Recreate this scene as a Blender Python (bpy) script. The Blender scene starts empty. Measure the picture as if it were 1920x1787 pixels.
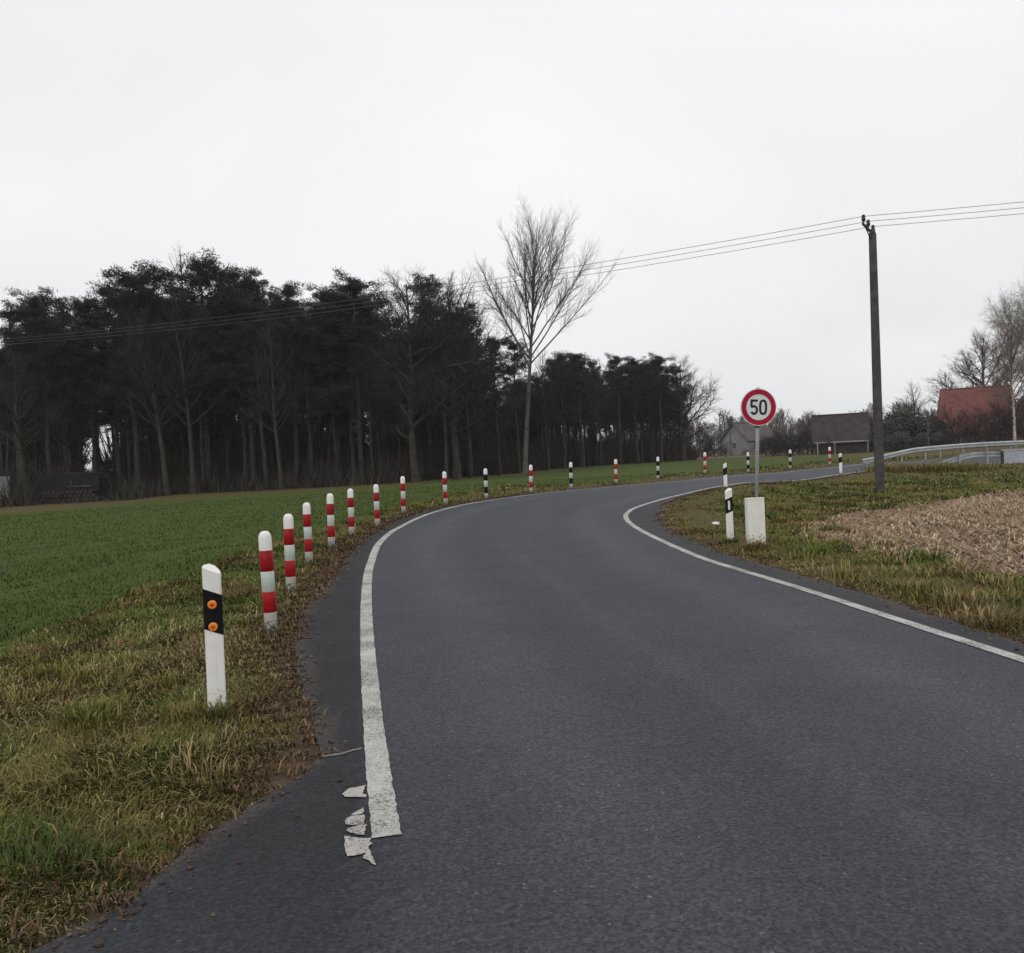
import bpy, math, random
import numpy as np
from mathutils import Vector, Matrix

# ------------------------------------------------------------------ camera, sky, sun, exposure
S = bpy.context.scene
COL = S.collection
F = 1600.0                       # focal length in pixels of a 1920 px wide picture
ROLL = math.radians(2.7)
CAMZ = 1.6
PITCH = math.atan(37.5 * math.cos(ROLL) / F)
_w = np.array([0, math.cos(PITCH), -math.sin(PITCH)])
_u = np.array([0, math.sin(PITCH), math.cos(PITCH)])
_x = np.array([1.0, 0, 0])
_r = math.cos(ROLL) * _x - math.sin(ROLL) * _u
_p = math.sin(ROLL) * _x + math.cos(ROLL) * _u
_C = np.array([0, 0, CAMZ])

cam_d = bpy.data.cameras.new('camera')
cam = bpy.data.objects.new('camera', cam_d)
COL.objects.link(cam)
cam_d.sensor_width = 36
cam_d.sensor_fit = 'HORIZONTAL'
cam_d.lens = F / 1920 * 36
cam_d.clip_start = 0.05
cam_d.clip_end = 6000
M = Matrix.Identity(4)
for i in range(3):
    M[i][0], M[i][1], M[i][2], M[i][3] = _r[i], _p[i], -_w[i], _C[i]
cam.matrix_world = M
S.camera = cam

world = bpy.data.worlds.new('World')
S.world = world
world.use_nodes = True
nt = world.node_tree
nt.nodes.clear()
def wn(t, **k):
    n = nt.nodes.new(t)
    for a, v in k.items(): setattr(n, a, v)
    return n
SUN_EL, SUN_ROT = math.radians(38), math.radians(200)
sky = wn('ShaderNodeTexSky', sky_type='NISHITA', sun_disc=False, sun_elevation=SUN_EL, sun_rotation=SUN_ROT,
         air_density=1.0, dust_density=4.0)
tc = wn('ShaderNodeTexCoord')
sep = wn('ShaderNodeSeparateXYZ')
nt.links.new(tc.outputs['Generated'], sep.inputs[0])
zz = wn('ShaderNodeMath', operation='ADD'); zz.inputs[1].default_value = 0.25
nt.links.new(sep.outputs['Z'], zz.inputs[0])
dx = wn('ShaderNodeMath', operation='DIVIDE'); dy = wn('ShaderNodeMath', operation='DIVIDE')
nt.links.new(sep.outputs['X'], dx.inputs[0]); nt.links.new(zz.outputs[0], dx.inputs[1])
nt.links.new(sep.outputs['Y'], dy.inputs[0]); nt.links.new(zz.outputs[0], dy.inputs[1])
cmb = wn('ShaderNodeCombineXYZ')
nt.links.new(dx.outputs[0], cmb.inputs[0]); nt.links.new(dy.outputs[0], cmb.inputs[1])
noi = wn('ShaderNodeTexNoise'); noi.inputs['Scale'].default_value = 0.75; noi.inputs['Detail'].default_value = 5
noi.inputs['Roughness'].default_value = 0.42; noi.inputs['Distortion'].default_value = 0.6
nt.links.new(cmb.outputs[0], noi.inputs['Vector'])
rmp = wn('ShaderNodeValToRGB')
rmp.color_ramp.elements[0].position = 0.34; rmp.color_ramp.elements[0].color = (0.885, 0.892, 0.905, 1)
rmp.color_ramp.elements[1].position = 0.62; rmp.color_ramp.elements[1].color = (1.01, 1.01, 1.01, 1)
nt.links.new(noi.outputs['Fac'], rmp.inputs[0])
sc10 = wn('ShaderNodeVectorMath', operation='SCALE'); sc10.inputs['Scale'].default_value = 10.0
nt.links.new(rmp.outputs[0], sc10.inputs[0])
mixs = wn('ShaderNodeMixRGB'); mixs.inputs[0].default_value = 0.04
nt.links.new(sc10.outputs[0], mixs.inputs[1]); nt.links.new(sky.outputs[0], mixs.inputs[2])
bg = wn('ShaderNodeBackground'); bg.inputs['Strength'].default_value = 0.1
nt.links.new(mixs.outputs[0], bg.inputs['Color'])
wo = wn('ShaderNodeOutputWorld')
nt.links.new(bg.outputs[0], wo.inputs['Surface'])

sun_d = bpy.data.lights.new('sun', 'SUN')
sun_d.energy = 0.5
sun_d.angle = math.radians(40)
sun_d.color = (1.0, 0.97, 0.93)
sun = bpy.data.objects.new('sun', sun_d)
COL.objects.link(sun)
sdir = Vector((math.sin(SUN_ROT) * math.cos(SUN_EL), math.cos(SUN_ROT) * math.cos(SUN_EL), math.sin(SUN_EL)))
sun.rotation_euler = sdir.to_track_quat('Z', 'Y').to_euler()
sun.location = (0, -20, 40)

S.view_settings.view_transform = 'Standard'
S.view_settings.look = 'None'
S.view_settings.exposure = 0.0
S.view_settings.gamma = 1.0
S.view_settings.use_curve_mapping = False
S.render.engine = 'CYCLES'
S.cycles.max_bounces = 4
S.cycles.diffuse_bounces = 2
S.cycles.glossy_bounces = 2
S.cycles.transmission_bounces = 2
S.cycles.volume_bounces = 0
S.cycles.caustics_reflective = False
S.cycles.caustics_refractive = False
S.cycles.use_denoising = True

# ------------------------------------------------------------------ picture <-> place
def W(u, v, d):
    return _C + d * (_w + (u - 960) / F * _r + (893.5 - v) / F * _p)

POSTS = [(509,1185,190),(546,1110,147),(580,1057,115),(622,1027,102),(660,1005,89),(708,988,80),(757,963,70),(836,947,63),
         (912,936,57.5),(996,925,53.5),(1071,917,50.5),(1155,908,47),(1234,900,43.5),(1322,889,41),(1403,887,39),(1482,880,37),(1556,873,35)]
ctrl = [(0,0,0),(0,-6,0),(-2,2.5,0),(3,4,0),(0,9,0),(3.4,7,0),(-1.5,8.2,0),(-6,-6,0),(8,-6,0),(1,14,0),(0.5,20,0.03),(2.71,21,0.0)]
for u, v, h in POSTS: ctrl.append(tuple(W(u, v, F / h)))
for q in [(408,1335,5.82),(1418,1022,13.8),(1650,921,27.6),(1240,938,24.4),(1330,915,28.2),(1400,905,30),(1510,900,33.5),(1560,892,36),
          (1640,882,39.5),(1720,877,41.5),(1800,872,43),(1900,868,45),(1640,868,48),(1720,865,50),(1800,858,51.5),(1900,851,53),
          (48,945,55),(525,918,60),(985,893,63),(1100,875,88),(1290,863,104),(1570,850,105),(1400,850,160)]:
    ctrl.append(tuple(W(*q)))
ctrl += [(9,22,-0.05),(14,24,-0.08),(14,14,-0.1),(7,11,-0.05),(22,26,-0.1),(6,16,-0.05),(-6,8.5,-0.08),(-8,14,-0.05),(-10,25,0.0),
         (-18,30,0),(59,110,0.3),(47,80,0.35),(40,40,-0.1),(50,56,0.25),(30,10,-0.1),(-30,10,0),(-40,30,0),(38,62,.25),(80,60,0.2)]
for k in range(14):
    a = k / 14 * 2 * math.pi
    ctrl.append((170 * math.cos(a), 40 + 170 * math.sin(a), 0.1))
ctrl = np.array(ctrl, float)
def _tps(d2): return 0.5 * d2 * np.log(d2 + 1e-9)
_n = len(ctrl)
_K = _tps(((ctrl[:, None, :2] - ctrl[None, :, :2]) ** 2).sum(-1)) + np.eye(_n) * 0.6
_P = np.c_[np.ones(_n), ctrl[:, :2]]
_sol = np.linalg.solve(np.block([[_K, _P], [_P.T, np.zeros((3, 3))]]), np.r_[ctrl[:, 2], np.zeros(3)])
def H(x, y):
    x = np.asarray(x, float); y = np.asarray(y, float)
    sh = x.shape; x = x.ravel(); y = y.ravel()
    rr = np.hypot(x, y - 40); k = np.minimum(1, 170 / np.maximum(rr, 1e-6))
    x2 = x * k; y2 = 40 + (y - 40) * k
    out = np.empty(len(x))
    for i in range(0, len(x), 20000):
        a, b = x2[i:i + 20000], y2[i:i + 20000]
        D = (a[:, None] - ctrl[None, :, 0]) ** 2 + (b[:, None] - ctrl[None, :, 1]) ** 2
        out[i:i + 20000] = _tps(D) @ _sol[:_n] + _sol[_n] + _sol[_n + 1] * a + _sol[_n + 2] * b
    out = np.clip(out, -0.4, 0.8)
    return out.reshape(sh)
def h1(x, y): return float(H([x], [y])[0])
_ds = np.exp(np.linspace(math.log(1.5), math.log(400), 700))
def T(u, v):
    """the point of the terrain seen at a pixel of the photograph"""
    a = W(u, v, 1) - _C
    pts = _C + _ds[:, None] * a
    g = pts[:, 2] - H(pts[:, 0], pts[:, 1])
    i = np.argmax(g < 0)
    if g[i] >= 0: i = len(_ds) - 1
    t = g[i - 1] / (g[i - 1] - g[i] + 1e-12)
    q = pts[i - 1] + t * (pts[i] - pts[i - 1])
    return np.array([q[0], q[1]])
def TP(*uv): return np.array([T(*q) for q in uv])

def vnoise(x, y, scale, seed):
    x = np.asarray(x) * scale; y = np.asarray(y) * scale
    rs = np.random.RandomState(seed); tab = rs.rand(257, 257)
    xi = np.floor(x).astype(int); yi = np.floor(y).astype(int)
    fx = x - xi; fy = y - yi
    fx = fx * fx * (3 - 2 * fx); fy = fy * fy * (3 - 2 * fy)
    g = lambda i, j: tab[i % 257, j % 257]
    return (g(xi, yi) * (1 - fx) + g(xi + 1, yi) * fx) * (1 - fy) + (g(xi, yi + 1) * (1 - fx) + g(xi + 1, yi + 1) * fx) * fy
def fbm(x, y, scale, seed):
    return (vnoise(x, y, scale, seed) + 0.5 * vnoise(x, y, scale * 2.1, seed + 1) + 0.25 * vnoise(x, y, scale * 4.3, seed + 2)) / 1.75

def sdist(x, y, poly):
    """signed distance to a closed polygon, positive inside"""
    x = np.asarray(x, float).ravel(); y = np.asarray(y, float).ravel()
    A = np.asarray(poly, float); B = np.roll(A, -1, 0)
    out = np.empty(len(x))
    for i in range(0, len(x), 20000):
        px = x[i:i + 20000, None]; py = y[i:i + 20000, None]
        ex = B[None, :, 0] - A[None, :, 0]; ey = B[None, :, 1] - A[None, :, 1]
        wx = px - A[None, :, 0]; wy = py - A[None, :, 1]
        t = np.clip((wx * ex + wy * ey) / (ex * ex + ey * ey + 1e-12), 0, 1)
        d = np.sqrt(((wx - t * ex) ** 2 + (wy - t * ey) ** 2).min(1))
        c = (A[None, :, 1] > py) != (B[None, :, 1] > py)
        xs = ex * wy / np.where(ey == 0, 1e-12, ey) + A[None, :, 0]
        ins = ((c & (px < xs)).sum(1) % 2) == 1
        out[i:i + 20000] = np.where(ins, d, -d)
    return out
def resample(poly, n):
    poly = np.asarray(poly, float)
    L = np.r_[0, np.cumsum(np.linalg.norm(np.diff(poly, axis=0), axis=1))]
    t = np.linspace(0, L[-1], n)
    return np.stack([np.interp(t, L, poly[:, k]) for k in range(poly.shape[1])], 1)
def smooth(poly, n=200, it=6):
    q = resample(poly, n)
    for _ in range(it):
        q[1:-1] = 0.25 * q[:-2] + 0.5 * q[1:-1] + 0.25 * q[2:]
    return q
def ss(a, b, x):
    t = np.clip((x - a) / (b - a), 0, 1); return t * t * (3 - 2 * t)

# ------------------------------------------------------------------ mesh helpers
class Geo:
    def __init__(s): s.v = []; s.f = []; s.n = 0; s.c = []
    def add(s, verts, faces, col=None):
        verts = np.asarray(verts, float)
        s.v.append(verts)
        s.f += [tuple(int(i) + s.n for i in f) for f in faces]
        if col is not None: s.c.append(np.tile(col, (len(verts), 1)) if np.ndim(col) == 1 else col)
        s.n += len(verts)
        return s
    def box(s, c, d, rz=0.0, bev=0.0):
        x, y, z = np.array(d) / 2.0
        if bev:
            pr = [(-x + bev, -y), (x - bev, -y), (x, -y + bev), (x, y - bev), (x - bev, y), (-x + bev, y), (-x, y - bev), (-x, -y + bev)]
        else:
            pr = [(-x, -y), (x, -y), (x, y), (-x, y)]
        return s.prism(pr, -z, z, c, rz)
    def prism(s, pr, z0, z1, c=(0, 0, 0), rz=0.0):
        n = len(pr); ca, sa = math.cos(rz), math.sin(rz)
        v = [(ca * a - sa * b + c[0], sa * a + ca * b + c[1], z + c[2]) for z in (z0, z1) for a, b in pr]
        f = [tuple(range(n))[::-1], tuple(range(n, 2 * n))] + [(i, (i + 1) % n, n + (i + 1) % n, n + i) for i in range(n)]
        return s.add(v, f)
    def tube(s, pts, rad, sides=8, cap=True):
        pts = np.asarray(pts, float); n = len(pts)
        rad = np.broadcast_to(np.asarray(rad, float), (n,))
        tg = np.gradient(pts, axis=0); tg /= np.linalg.norm(tg, axis=1)[:, None] + 1e-12
        ref = np.array([0, 0, 1.0]) if abs(tg[0][2]) < 0.9 else np.array([1.0, 0, 0])
        a = np.cross(tg, ref); a /= np.linalg.norm(a, axis=1)[:, None] + 1e-12
        b = np.cross(tg, a)
        th = np.arange(sides) / sides * 2 * math.pi
        v = pts[:, None] + rad[:, None, None] * (np.cos(th)[None, :, None] * a[:, None] + np.sin(th)[None, :, None] * b[:, None])
        f = []
        for i in range(n - 1):
            for k in range(sides):
                k2 = (k + 1) % sides
                f.append((i * sides + k, i * sides + k2, (i + 1) * sides + k2, (i + 1) * sides + k))
        if cap:
            f.append(tuple(range(sides))); f.append(tuple(range((n - 1) * sides, n * sides))[::-1])
        return s.add(v.reshape(-1, 3), f)
    def lathe(s, prof, sides=20, c=(0, 0, 0), lean=(0, 0)):
        th = np.arange(sides) / sides * 2 * math.pi
        v = []
        for r, z in prof:
            for t in th: v.append((c[0] + r * math.cos(t) + lean[0] * z, c[1] + r * math.sin(t) + lean[1] * z, c[2] + z))
        f = []
        for i in range(len(prof) - 1):
            for k in range(sides):
                k2 = (k + 1) % sides
                f.append((i * sides + k, i * sides + k2, (i + 1) * sides + k2, (i + 1) * sides + k))
        f.append(tuple(range(sides))[::-1]); f.append(tuple(range((len(prof) - 1) * sides, len(prof) * sides)))
        return s.add(v, f)
    def mesh(s, name, m, shade=False):
        me = bpy.data.meshes.new(name)
        V = np.concatenate(s.v) if s.v else np.zeros((0, 3))
        me.from_pydata(V.tolist(), [], s.f)
        if s.c:
            at = me.color_attributes.new('tint', 'FLOAT_COLOR', 'POINT')
            C = np.concatenate(s.c); at.data.foreach_set('color', np.c_[C, np.ones(len(C))].ravel())
        if shade:
            me.polygons.foreach_set('use_smooth', np.ones(len(me.polygons), bool))
        me.materials.append(m)
        me.update()
        return me
    def obj(s, name, m, parent=None, loc=None, rz=0.0, shade=False):
        o = bpy.data.objects.new(name, s.mesh(name, m, shade))
        COL.objects.link(o)
        if parent is not None: o.parent = parent
        if loc is not None: o.location = loc
        o.rotation_euler = (0, 0, rz)
        return o
def tri_mesh(name, V, Tr, m, col=None):
    """big triangle soup, built fast"""
    me = bpy.data.meshes.new(name)
    nv, nf = len(V), len(Tr)
    me.vertices.add(nv); me.vertices.foreach_set('co', np.asarray(V, np.float32).ravel())
    me.loops.add(nf * 3); me.loops.foreach_set('vertex_index', np.asarray(Tr, np.int32).ravel())
    me.polygons.add(nf); me.polygons.foreach_set('loop_start', np.arange(0, nf * 3, 3, dtype=np.int32))
    if col is not None:
        at = me.color_attributes.new('tint', 'FLOAT_COLOR', 'POINT')
        at.data.foreach_set('color', np.c_[col, np.ones(len(col))].astype(np.float32).ravel())
    me.materials.append(m)
    me.update(calc_edges=True); me.validate()
    return me
def link(name, me, parent=None, loc=None):
    o = bpy.data.objects.new(name, me); COL.objects.link(o)
    if parent is not None: o.parent = parent
    if loc is not None: o.location = loc
    return o
def thing(name, label, cat, loc=(0, 0, 0), rz=0.0, group=None, rx=0.0, ry=0.0):
    o = bpy.data.objects.new(name, None); COL.objects.link(o)
    o.empty_display_size = 0.2
    o.location = loc; o.rotation_euler = (rx, ry, rz)
    o['label'] = label; o['category'] = cat
    if group: o['group'] = group
    return o
def tag(o, label, cat=None, group=None, kind=None):
    o['label'] = label
    if cat: o['category'] = cat
    if group: o['group'] = group
    if kind: o['kind'] = kind
    return o

# ------------------------------------------------------------------ materials
def mat(name, base, rough=0.8, var=0.25, scale=6.0, spec=0.3, bump=0.0, bscale=None, metal=0.0, tint=False, alt=None, detail=6):
    m = bpy.data.materials.new(name); m.use_nodes = True
    N = m.node_tree.nodes; L = m.node_tree.links
    b = N['Principled BSDF']
    b.inputs['Roughness'].default_value = rough
    b.inputs['Metallic'].default_value = metal
    b.inputs['Specular IOR Level'].default_value = spec
    t = N.new('ShaderNodeTexCoord'); n = N.new('ShaderNodeTexNoise')
    n.inputs['Scale'].default_value = scale; n.inputs['Detail'].default_value = detail
    L.new(t.outputs['Object'], n.inputs['Vector'])
    r = N.new('ShaderNodeValToRGB')
    c0 = [c * (1 - var) for c in base] if alt is None else alt
    r.color_ramp.elements[0].position = 0.32; r.color_ramp.elements[0].color = (*c0, 1)
    r.color_ramp.elements[1].position = 0.68; r.color_ramp.elements[1].color = (*[min(1, c * (1 + var)) for c in base], 1)
    L.new(n.outputs['Fac'], r.inputs[0])
    out = r.outputs[0]
    if tint:
        a = N.new('ShaderNodeVertexColor'); a.layer_name = 'tint'
        mx = N.new('ShaderNodeMixRGB'); mx.blend_type = 'MULTIPLY'; mx.inputs[0].default_value = 1
        L.new(a.outputs[0], mx.inputs[1]); L.new(out, mx.inputs[2]); out = mx.outputs[0]
    L.new(out, b.inputs['Base Color'])
    if bump:
        n2 = N.new('ShaderNodeTexNoise'); n2.inputs['Scale'].default_value = bscale or scale * 5; n2.inputs['Detail'].default_value = 4
        L.new(t.outputs['Object'], n2.inputs['Vector'])
        bm = N.new('ShaderNodeBump'); bm.inputs['Strength'].default_value = bump; bm.inputs['Distance'].default_value = 0.02
        L.new(n2.outputs['Fac'], bm.inputs['Height']); L.new(bm.outputs[0], b.inputs['Normal'])
    return m
def dirty(name, base, dirt, zmax, rough=0.45, spec=0.4):
    """paint or plastic with splashes of soil near the foot and faint streaks"""
    m = mat(name, base, rough, 0.05, 9, spec)
    N = m.node_tree.nodes; L = m.node_tree.links; b = N['Principled BSDF']
    src = b.inputs['Base Color'].links[0].from_socket
    t = N.new('ShaderNodeTexCoord'); s = N.new('ShaderNodeSeparateXYZ'); L.new(t.outputs['Object'], s.inputs[0])
    mr = N.new('ShaderNodeMapRange'); mr.inputs[1].default_value = 0.0; mr.inputs[2].default_value = zmax
    mr.inputs[3].default_value = 0.48; mr.inputs[4].default_value = 0.0
    L.new(s.outputs['Z'], mr.inputs[0])
    n = N.new('ShaderNodeTexNoise'); n.inputs['Scale'].default_value = 38; n.inputs['Detail'].default_value = 5
    L.new(t.outputs['Object'], n.inputs['Vector'])
    ad = N.new('ShaderNodeMath'); ad.operation = 'ADD'; L.new(mr.outputs[0], ad.inputs[0]); L.new(n.outputs['Fac'], ad.inputs[1])
    rr = N.new('ShaderNodeValToRGB'); rr.color_ramp.elements[0].position = 0.72; rr.color_ramp.elements[1].position = 0.95
    L.new(ad.outputs[0], rr.inputs[0])
    mx = N.new('ShaderNodeMixRGB'); mx.inputs[2].default_value = (*dirt, 1)
    L.new(rr.outputs[0], mx.inputs[0]); L.new(src, mx.inputs[1])
    mp = N.new('ShaderNodeMapping'); mp.inputs['Scale'].default_value = (60, 60, 2.5)
    L.new(t.outputs['Object'], mp.inputs[0])
    n3 = N.new('ShaderNodeTexNoise'); n3.inputs['Scale'].default_value = 1; L.new(mp.outputs[0], n3.inputs['Vector'])
    r3 = N.new('ShaderNodeValToRGB'); r3.color_ramp.elements[0].position = 0.55; r3.color_ramp.elements[1].position = 0.8
    r3.color_ramp.elements[1].color = (0.6, 0.6, 0.6, 1)
    L.new(n3.outputs['Fac'], r3.inputs[0])
    m2 = N.new('ShaderNodeMixRGB'); m2.inputs[2].default_value = (*[c * 0.75 for c in base], 1)
    L.new(r3.outputs[0], m2.inputs[0]); L.new(mx.outputs[0], m2.inputs[1])
    L.new(m2.outputs[0], b.inputs['Base Color'])
    return m

MAT = dict(
    white_post=dirty('white_post_plastic', (0.82, 0.81, 0.77), (0.12, 0.09, 0.06), 0.24),
    red_band=mat('red_band', (0.31, 0.007, 0.013), 0.5, 0.28, 14, 0.2),
    black_band=mat('black_band', (0.008, 0.008, 0.010), 0.6, 0.2, 12, 0.12),
    grey_band=mat('reflective_band', (0.50, 0.56, 0.51), 0.35, 0.16, 16, 0.5),
    orange=mat('orange_reflector', (0.85, 0.25, 0.02), 0.25, 0.15, 40, 0.5),
    orange_dark=mat('orange_lens', (0.42, 0.07, 0.01), 0.2, 0.2, 60, 0.5),
    white_refl=mat('white_reflector', (0.75, 0.76, 0.74), 0.3, 0.05, 40, 0.5),
    sign_white=mat('sign_white', (0.66, 0.70, 0.68), 0.4, 0.05, 8, 0.4),
    sign_red=mat('sign_red', (0.36, 0.006, 0.035), 0.5, 0.08, 8, 0.2),
    sign_black=mat('sign_black', (0.012, 0.014, 0.018), 0.5, 0.1, 8, 0.3),
    galv=mat('galvanised_steel', (0.34, 0.35, 0.36), 0.5, 0.18, 7, 0.5, metal=0.35),
    rail=mat('rail_steel', (0.40, 0.42, 0.43), 0.5, 0.16, 3, 0.5, metal=0.3),
    panel=mat('panel_steel', (0.36, 0.38, 0.43), 0.6, 0.12, 1.5, 0.4),
    guard_white=dirty('white_sheet', (0.80, 0.80, 0.74), (0.18, 0.14, 0.09), 0.34),
    pole_wood=mat('pole_wood', (0.070, 0.068, 0.066), 0.85, 0.3, 5, 0.2, bump=0.3, bscale=40),
    iron=mat('dark_iron', (0.03, 0.032, 0.038), 0.6, 0.2, 10, 0.4),
    wire=mat('wire', (0.10, 0.10, 0.11), 0.5, 0.1, 5, 0.4, metal=0.3),
    needles=mat('pine_needles', (0.027, 0.037, 0.030), 0.75, 0.45, 0.7, 0.15, tint=True),
    bark=mat('pine_bark', (0.048, 0.041, 0.036), 0.9, 0.4, 3.0, 0.15, bump=0.4, bscale=14),
    bark_green=mat('mossy_bark', (0.046, 0.044, 0.035), 0.9, 0.35, 2.0, 0.15, bump=0.4, bscale=14),
    bark_grey=mat('grey_bark', (0.092, 0.087, 0.076), 0.9, 0.35, 3.0, 0.15, bump=0.3, bscale=14),
    twig=mat('twigs', (0.085, 0.070, 0.062), 0.9, 0.3, 2.0, 0.1),
    twig_dark=mat('dark_twigs', (0.042, 0.036, 0.032), 0.9, 0.3, 1.2, 0.1),
    twig_tan=mat('tan_twigs', (0.15, 0.125, 0.10), 0.9, 0.3, 2.0, 0.1),
    birch=mat('birch_bark', (0.52, 0.50, 0.46), 0.8, 0.25, 4.0, 0.2, alt=(0.06, 0.055, 0.05)),
    evergreen=mat('evergreen_leaves', (0.07, 0.078, 0.066), 0.7, 0.4, 0.9, 0.2, tint=True),
    roof_red=mat('red_roof', (0.165, 0.062, 0.054), 0.85, 0.25, 1.2, 0.2, bump=0.3, bscale=18),
    roof_brown=mat('brown_roof', (0.052, 0.042, 0.041), 0.85, 0.25, 1.2, 0.2, bump=0.3, bscale=18),
    roof_grey=mat('grey_roof', (0.10, 0.085, 0.085), 0.85, 0.2, 1.0, 0.2),
    brick=mat('brick_wall', (0.15, 0.08, 0.065), 0.9, 0.25, 4, 0.2),
    render_wall=mat('pale_wall', (0.21, 0.205, 0.20), 0.9, 0.1, 1, 0.2),
    dark_wood=mat('dark_boards', (0.05, 0.043, 0.04), 0.9, 0.3, 2, 0.2),
    pale_wood=mat('pale_timber', (0.32, 0.31, 0.28), 0.8, 0.15, 4, 0.2),
    glass=mat('window_glass', (0.04, 0.045, 0.05), 0.15, 0.1, 2, 0.5),
    tarp=mat('dark_tarp', (0.012, 0.012, 0.015), 0.7, 0.3, 1.5, 0.2, bump=0.3, bscale=5),
    caravan=mat('pale_panel', (0.42, 0.42, 0.45), 0.5, 0.08, 1.5, 0.4),
    litter=mat('pale_litter', (0.78, 0.76, 0.68), 0.7, 0.1, 20, 0.3),
    blades=mat('grass_blade', (1, 1, 1), 0.75, 0.12, 1.5, 0.15, tint=True),
    straw=mat('straw_bits', (1, 1, 1), 0.8, 0.15, 2.0, 0.15, tint=True),
    stone=mat('pebbles', (1, 1, 1), 0.9, 0.25, 30, 0.2, tint=True),
)

# ------------------------------------------------------------------ outlines of the place
Lline = smooth(np.vstack([TP((725,1570),(716,1500),(703,1400),(695,1300),(688,1200),(686,1130),(690,1070),(705,1025),(735,995),(780,972),
                             (840,953),(905,940),(980,929.5),(1060,921),(1150,913),(1240,905),(1330,896.5),(1410,890.5),(1490,883.5),(1565,877)),
                          [W(1640,869,48)[:2], W(1720,866,50)[:2], W(1800,859,51.5)[:2], W(1900,852,53)[:2], (45, 55.5), (60, 57.5), (90, 60)]]), 400, 10)
Rline = smooth(np.vstack([[(3.9, 2.0), (3.75, 4.0)], TP((1920,1238),(1800,1200),(1700,1168),(1600,1135),(1500,1103),(1400,1073),(1320,1049),(1255,1021),(1205,997),
                             (1178,979),(1171,966)), [W(1185,953,22.6)[:2], W(1240,937,24.6)[:2], W(1330,914,28.2)[:2], W(1400,904,30)[:2], W(1510,898,33.7)[:2],
                              W(1560,890,36.2)[:2], W(1640,881,39.7)[:2], W(1720,876,41.7)[:2], W(1800,871,43.2)[:2], W(1900,867,45.2)[:2], (42, 48.3), (58, 50.8), (90, 54)]]), 400, 4)
Ledge = np.vstack([[(-14, -9), (-7, -2.5), (-3.4, 1.4)], TP((0,1800),(130,1750),(240,1690),(340,1610),(430,1535),(520,1475),(580,1430),(590,1380),(572,1330),
                   (556,1270),(548,1220),(566,1165),(600,1115),(645,1055),(690,1006),(740,976),(800,958),(870,944),(930,934.5),(1000,925),(1080,917),(1160,909.5),
                   (1240,902.5),(1330,893.5),(1410,888),(1490,881),(1560,875)),
                   [W(1640,867.5,48.6)[:2], W(1720,864,50.7)[:2], W(1800,857,52.3)[:2], W(1900,850,54)[:2], (45, 56.7), (60, 58.6), (90, 61)]])
Redge = np.vstack([[(6, -9), (5.0, -2), (4.5, 2)], TP((1920,1206),(1800,1166),(1700,1136),(1600,1106),(1500,1076),(1420,1056),(1350,1036),(1290,1012),(1250,992),(1232,972)),
                   [W(1240,950,23.3)[:2], W(1280,932,25.6)[:2], W(1340,915,28.0)[:2], W(1400,907,29.4)[:2], W(1510,901,33.2)[:2],
                    W(1560,893,35.6)[:2], W(1640,883,39.1)[:2], W(1720,878,41.1)[:2], W(1800,873,42.5)[:2], W(1900,869,44.4)[:2], (42.5, 47.3), (58, 49.8), (90, 53)]])
Le = resample(Ledge, 520); Re = resample(Redge, 520)
_j = np.random.RandomState(5)
def jag(q, amp, seed):
    n = len(q); t = np.linspace(0, 1, n)
    tg = np.gradient(q, axis=0); tg /= np.linalg.norm(tg, axis=1)[:, None] + 1e-9
    nr = np.c_[-tg[:, 1], tg[:, 0]]
    s = np.r_[0, np.cumsum(np.linalg.norm(np.diff(q, axis=0), axis=1))]
    a = (fbm(s, s * 0 + seed, 1.6, seed) - 0.5) * 2 * amp + (vnoise(s, s * 0 + seed, 5.5, seed + 9) - 0.5) * amp
    return q + nr * a[:, None]
Le = jag(Le, 0.10, 3); Re = jag(Re, 0.10, 8)
ROAD = np.vstack([Le, Re[::-1]])
def off_road(x, y): return -sdist(x, y, ROAD_C)        # metres outside the asphalt
ROAD_C = np.vstack([resample(Ledge, 110), resample(Redge, 110)[::-1]])
STUB = np.vstack([TP((1478,1000),(1530,972),(1600,957),(1700,947),(1800,931),(1920,915)), [(24, 27.5), (45, 34), (60, 30), (60, 4), (16, 6.5)], TP((1920,1082),(1800,1068),(1690,1052),(1600,1040),(1520,1022))])
FOREST = np.vstack([[(-140, 45), (-55, 47)], TP((0,952),(100,945),(240,938),(330,926),(480,920),(640,912),(760,904),(880,893)), [W(960,887,74)[:2], W(1040,879,86)[:2], W(1130,873,93)[:2], W(1280,866,101)[:2], W(1310,862,112)[:2], (20, 140), (0, 170), (-140, 170)]])
_pp = np.array([W(u, v, F / h)[:2] for u, v, h in POSTS])
CROPN = np.vstack([[(-16, -8)], TP((-250,1320),(0,1215),(130,1172),(260,1115),(370,1078),(450,1040),(540,1012),(620,986),(690,966),(760,948),(850,925),(950,908)), [W(1070,901,34.5)[:2], W(1160,896,37)[:2], W(1240,888,40.5)[:2], W(1330,878,44)[:2], W(1420,872,47)[:2], (18, 53), (26, 58)]])
CROP = np.vstack([CROPN, [(30, 90), (24, 100), W(1280,868,98)[:2], W(1130,876,90)[:2], W(1000,885,72)[:2]], TP((900,896),(760,909),(640,917),(480,926),(330,936),(240,943),(100,957),(0,964)), [(-60, 44), (-140, 42), (-140, -8)]])

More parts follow.
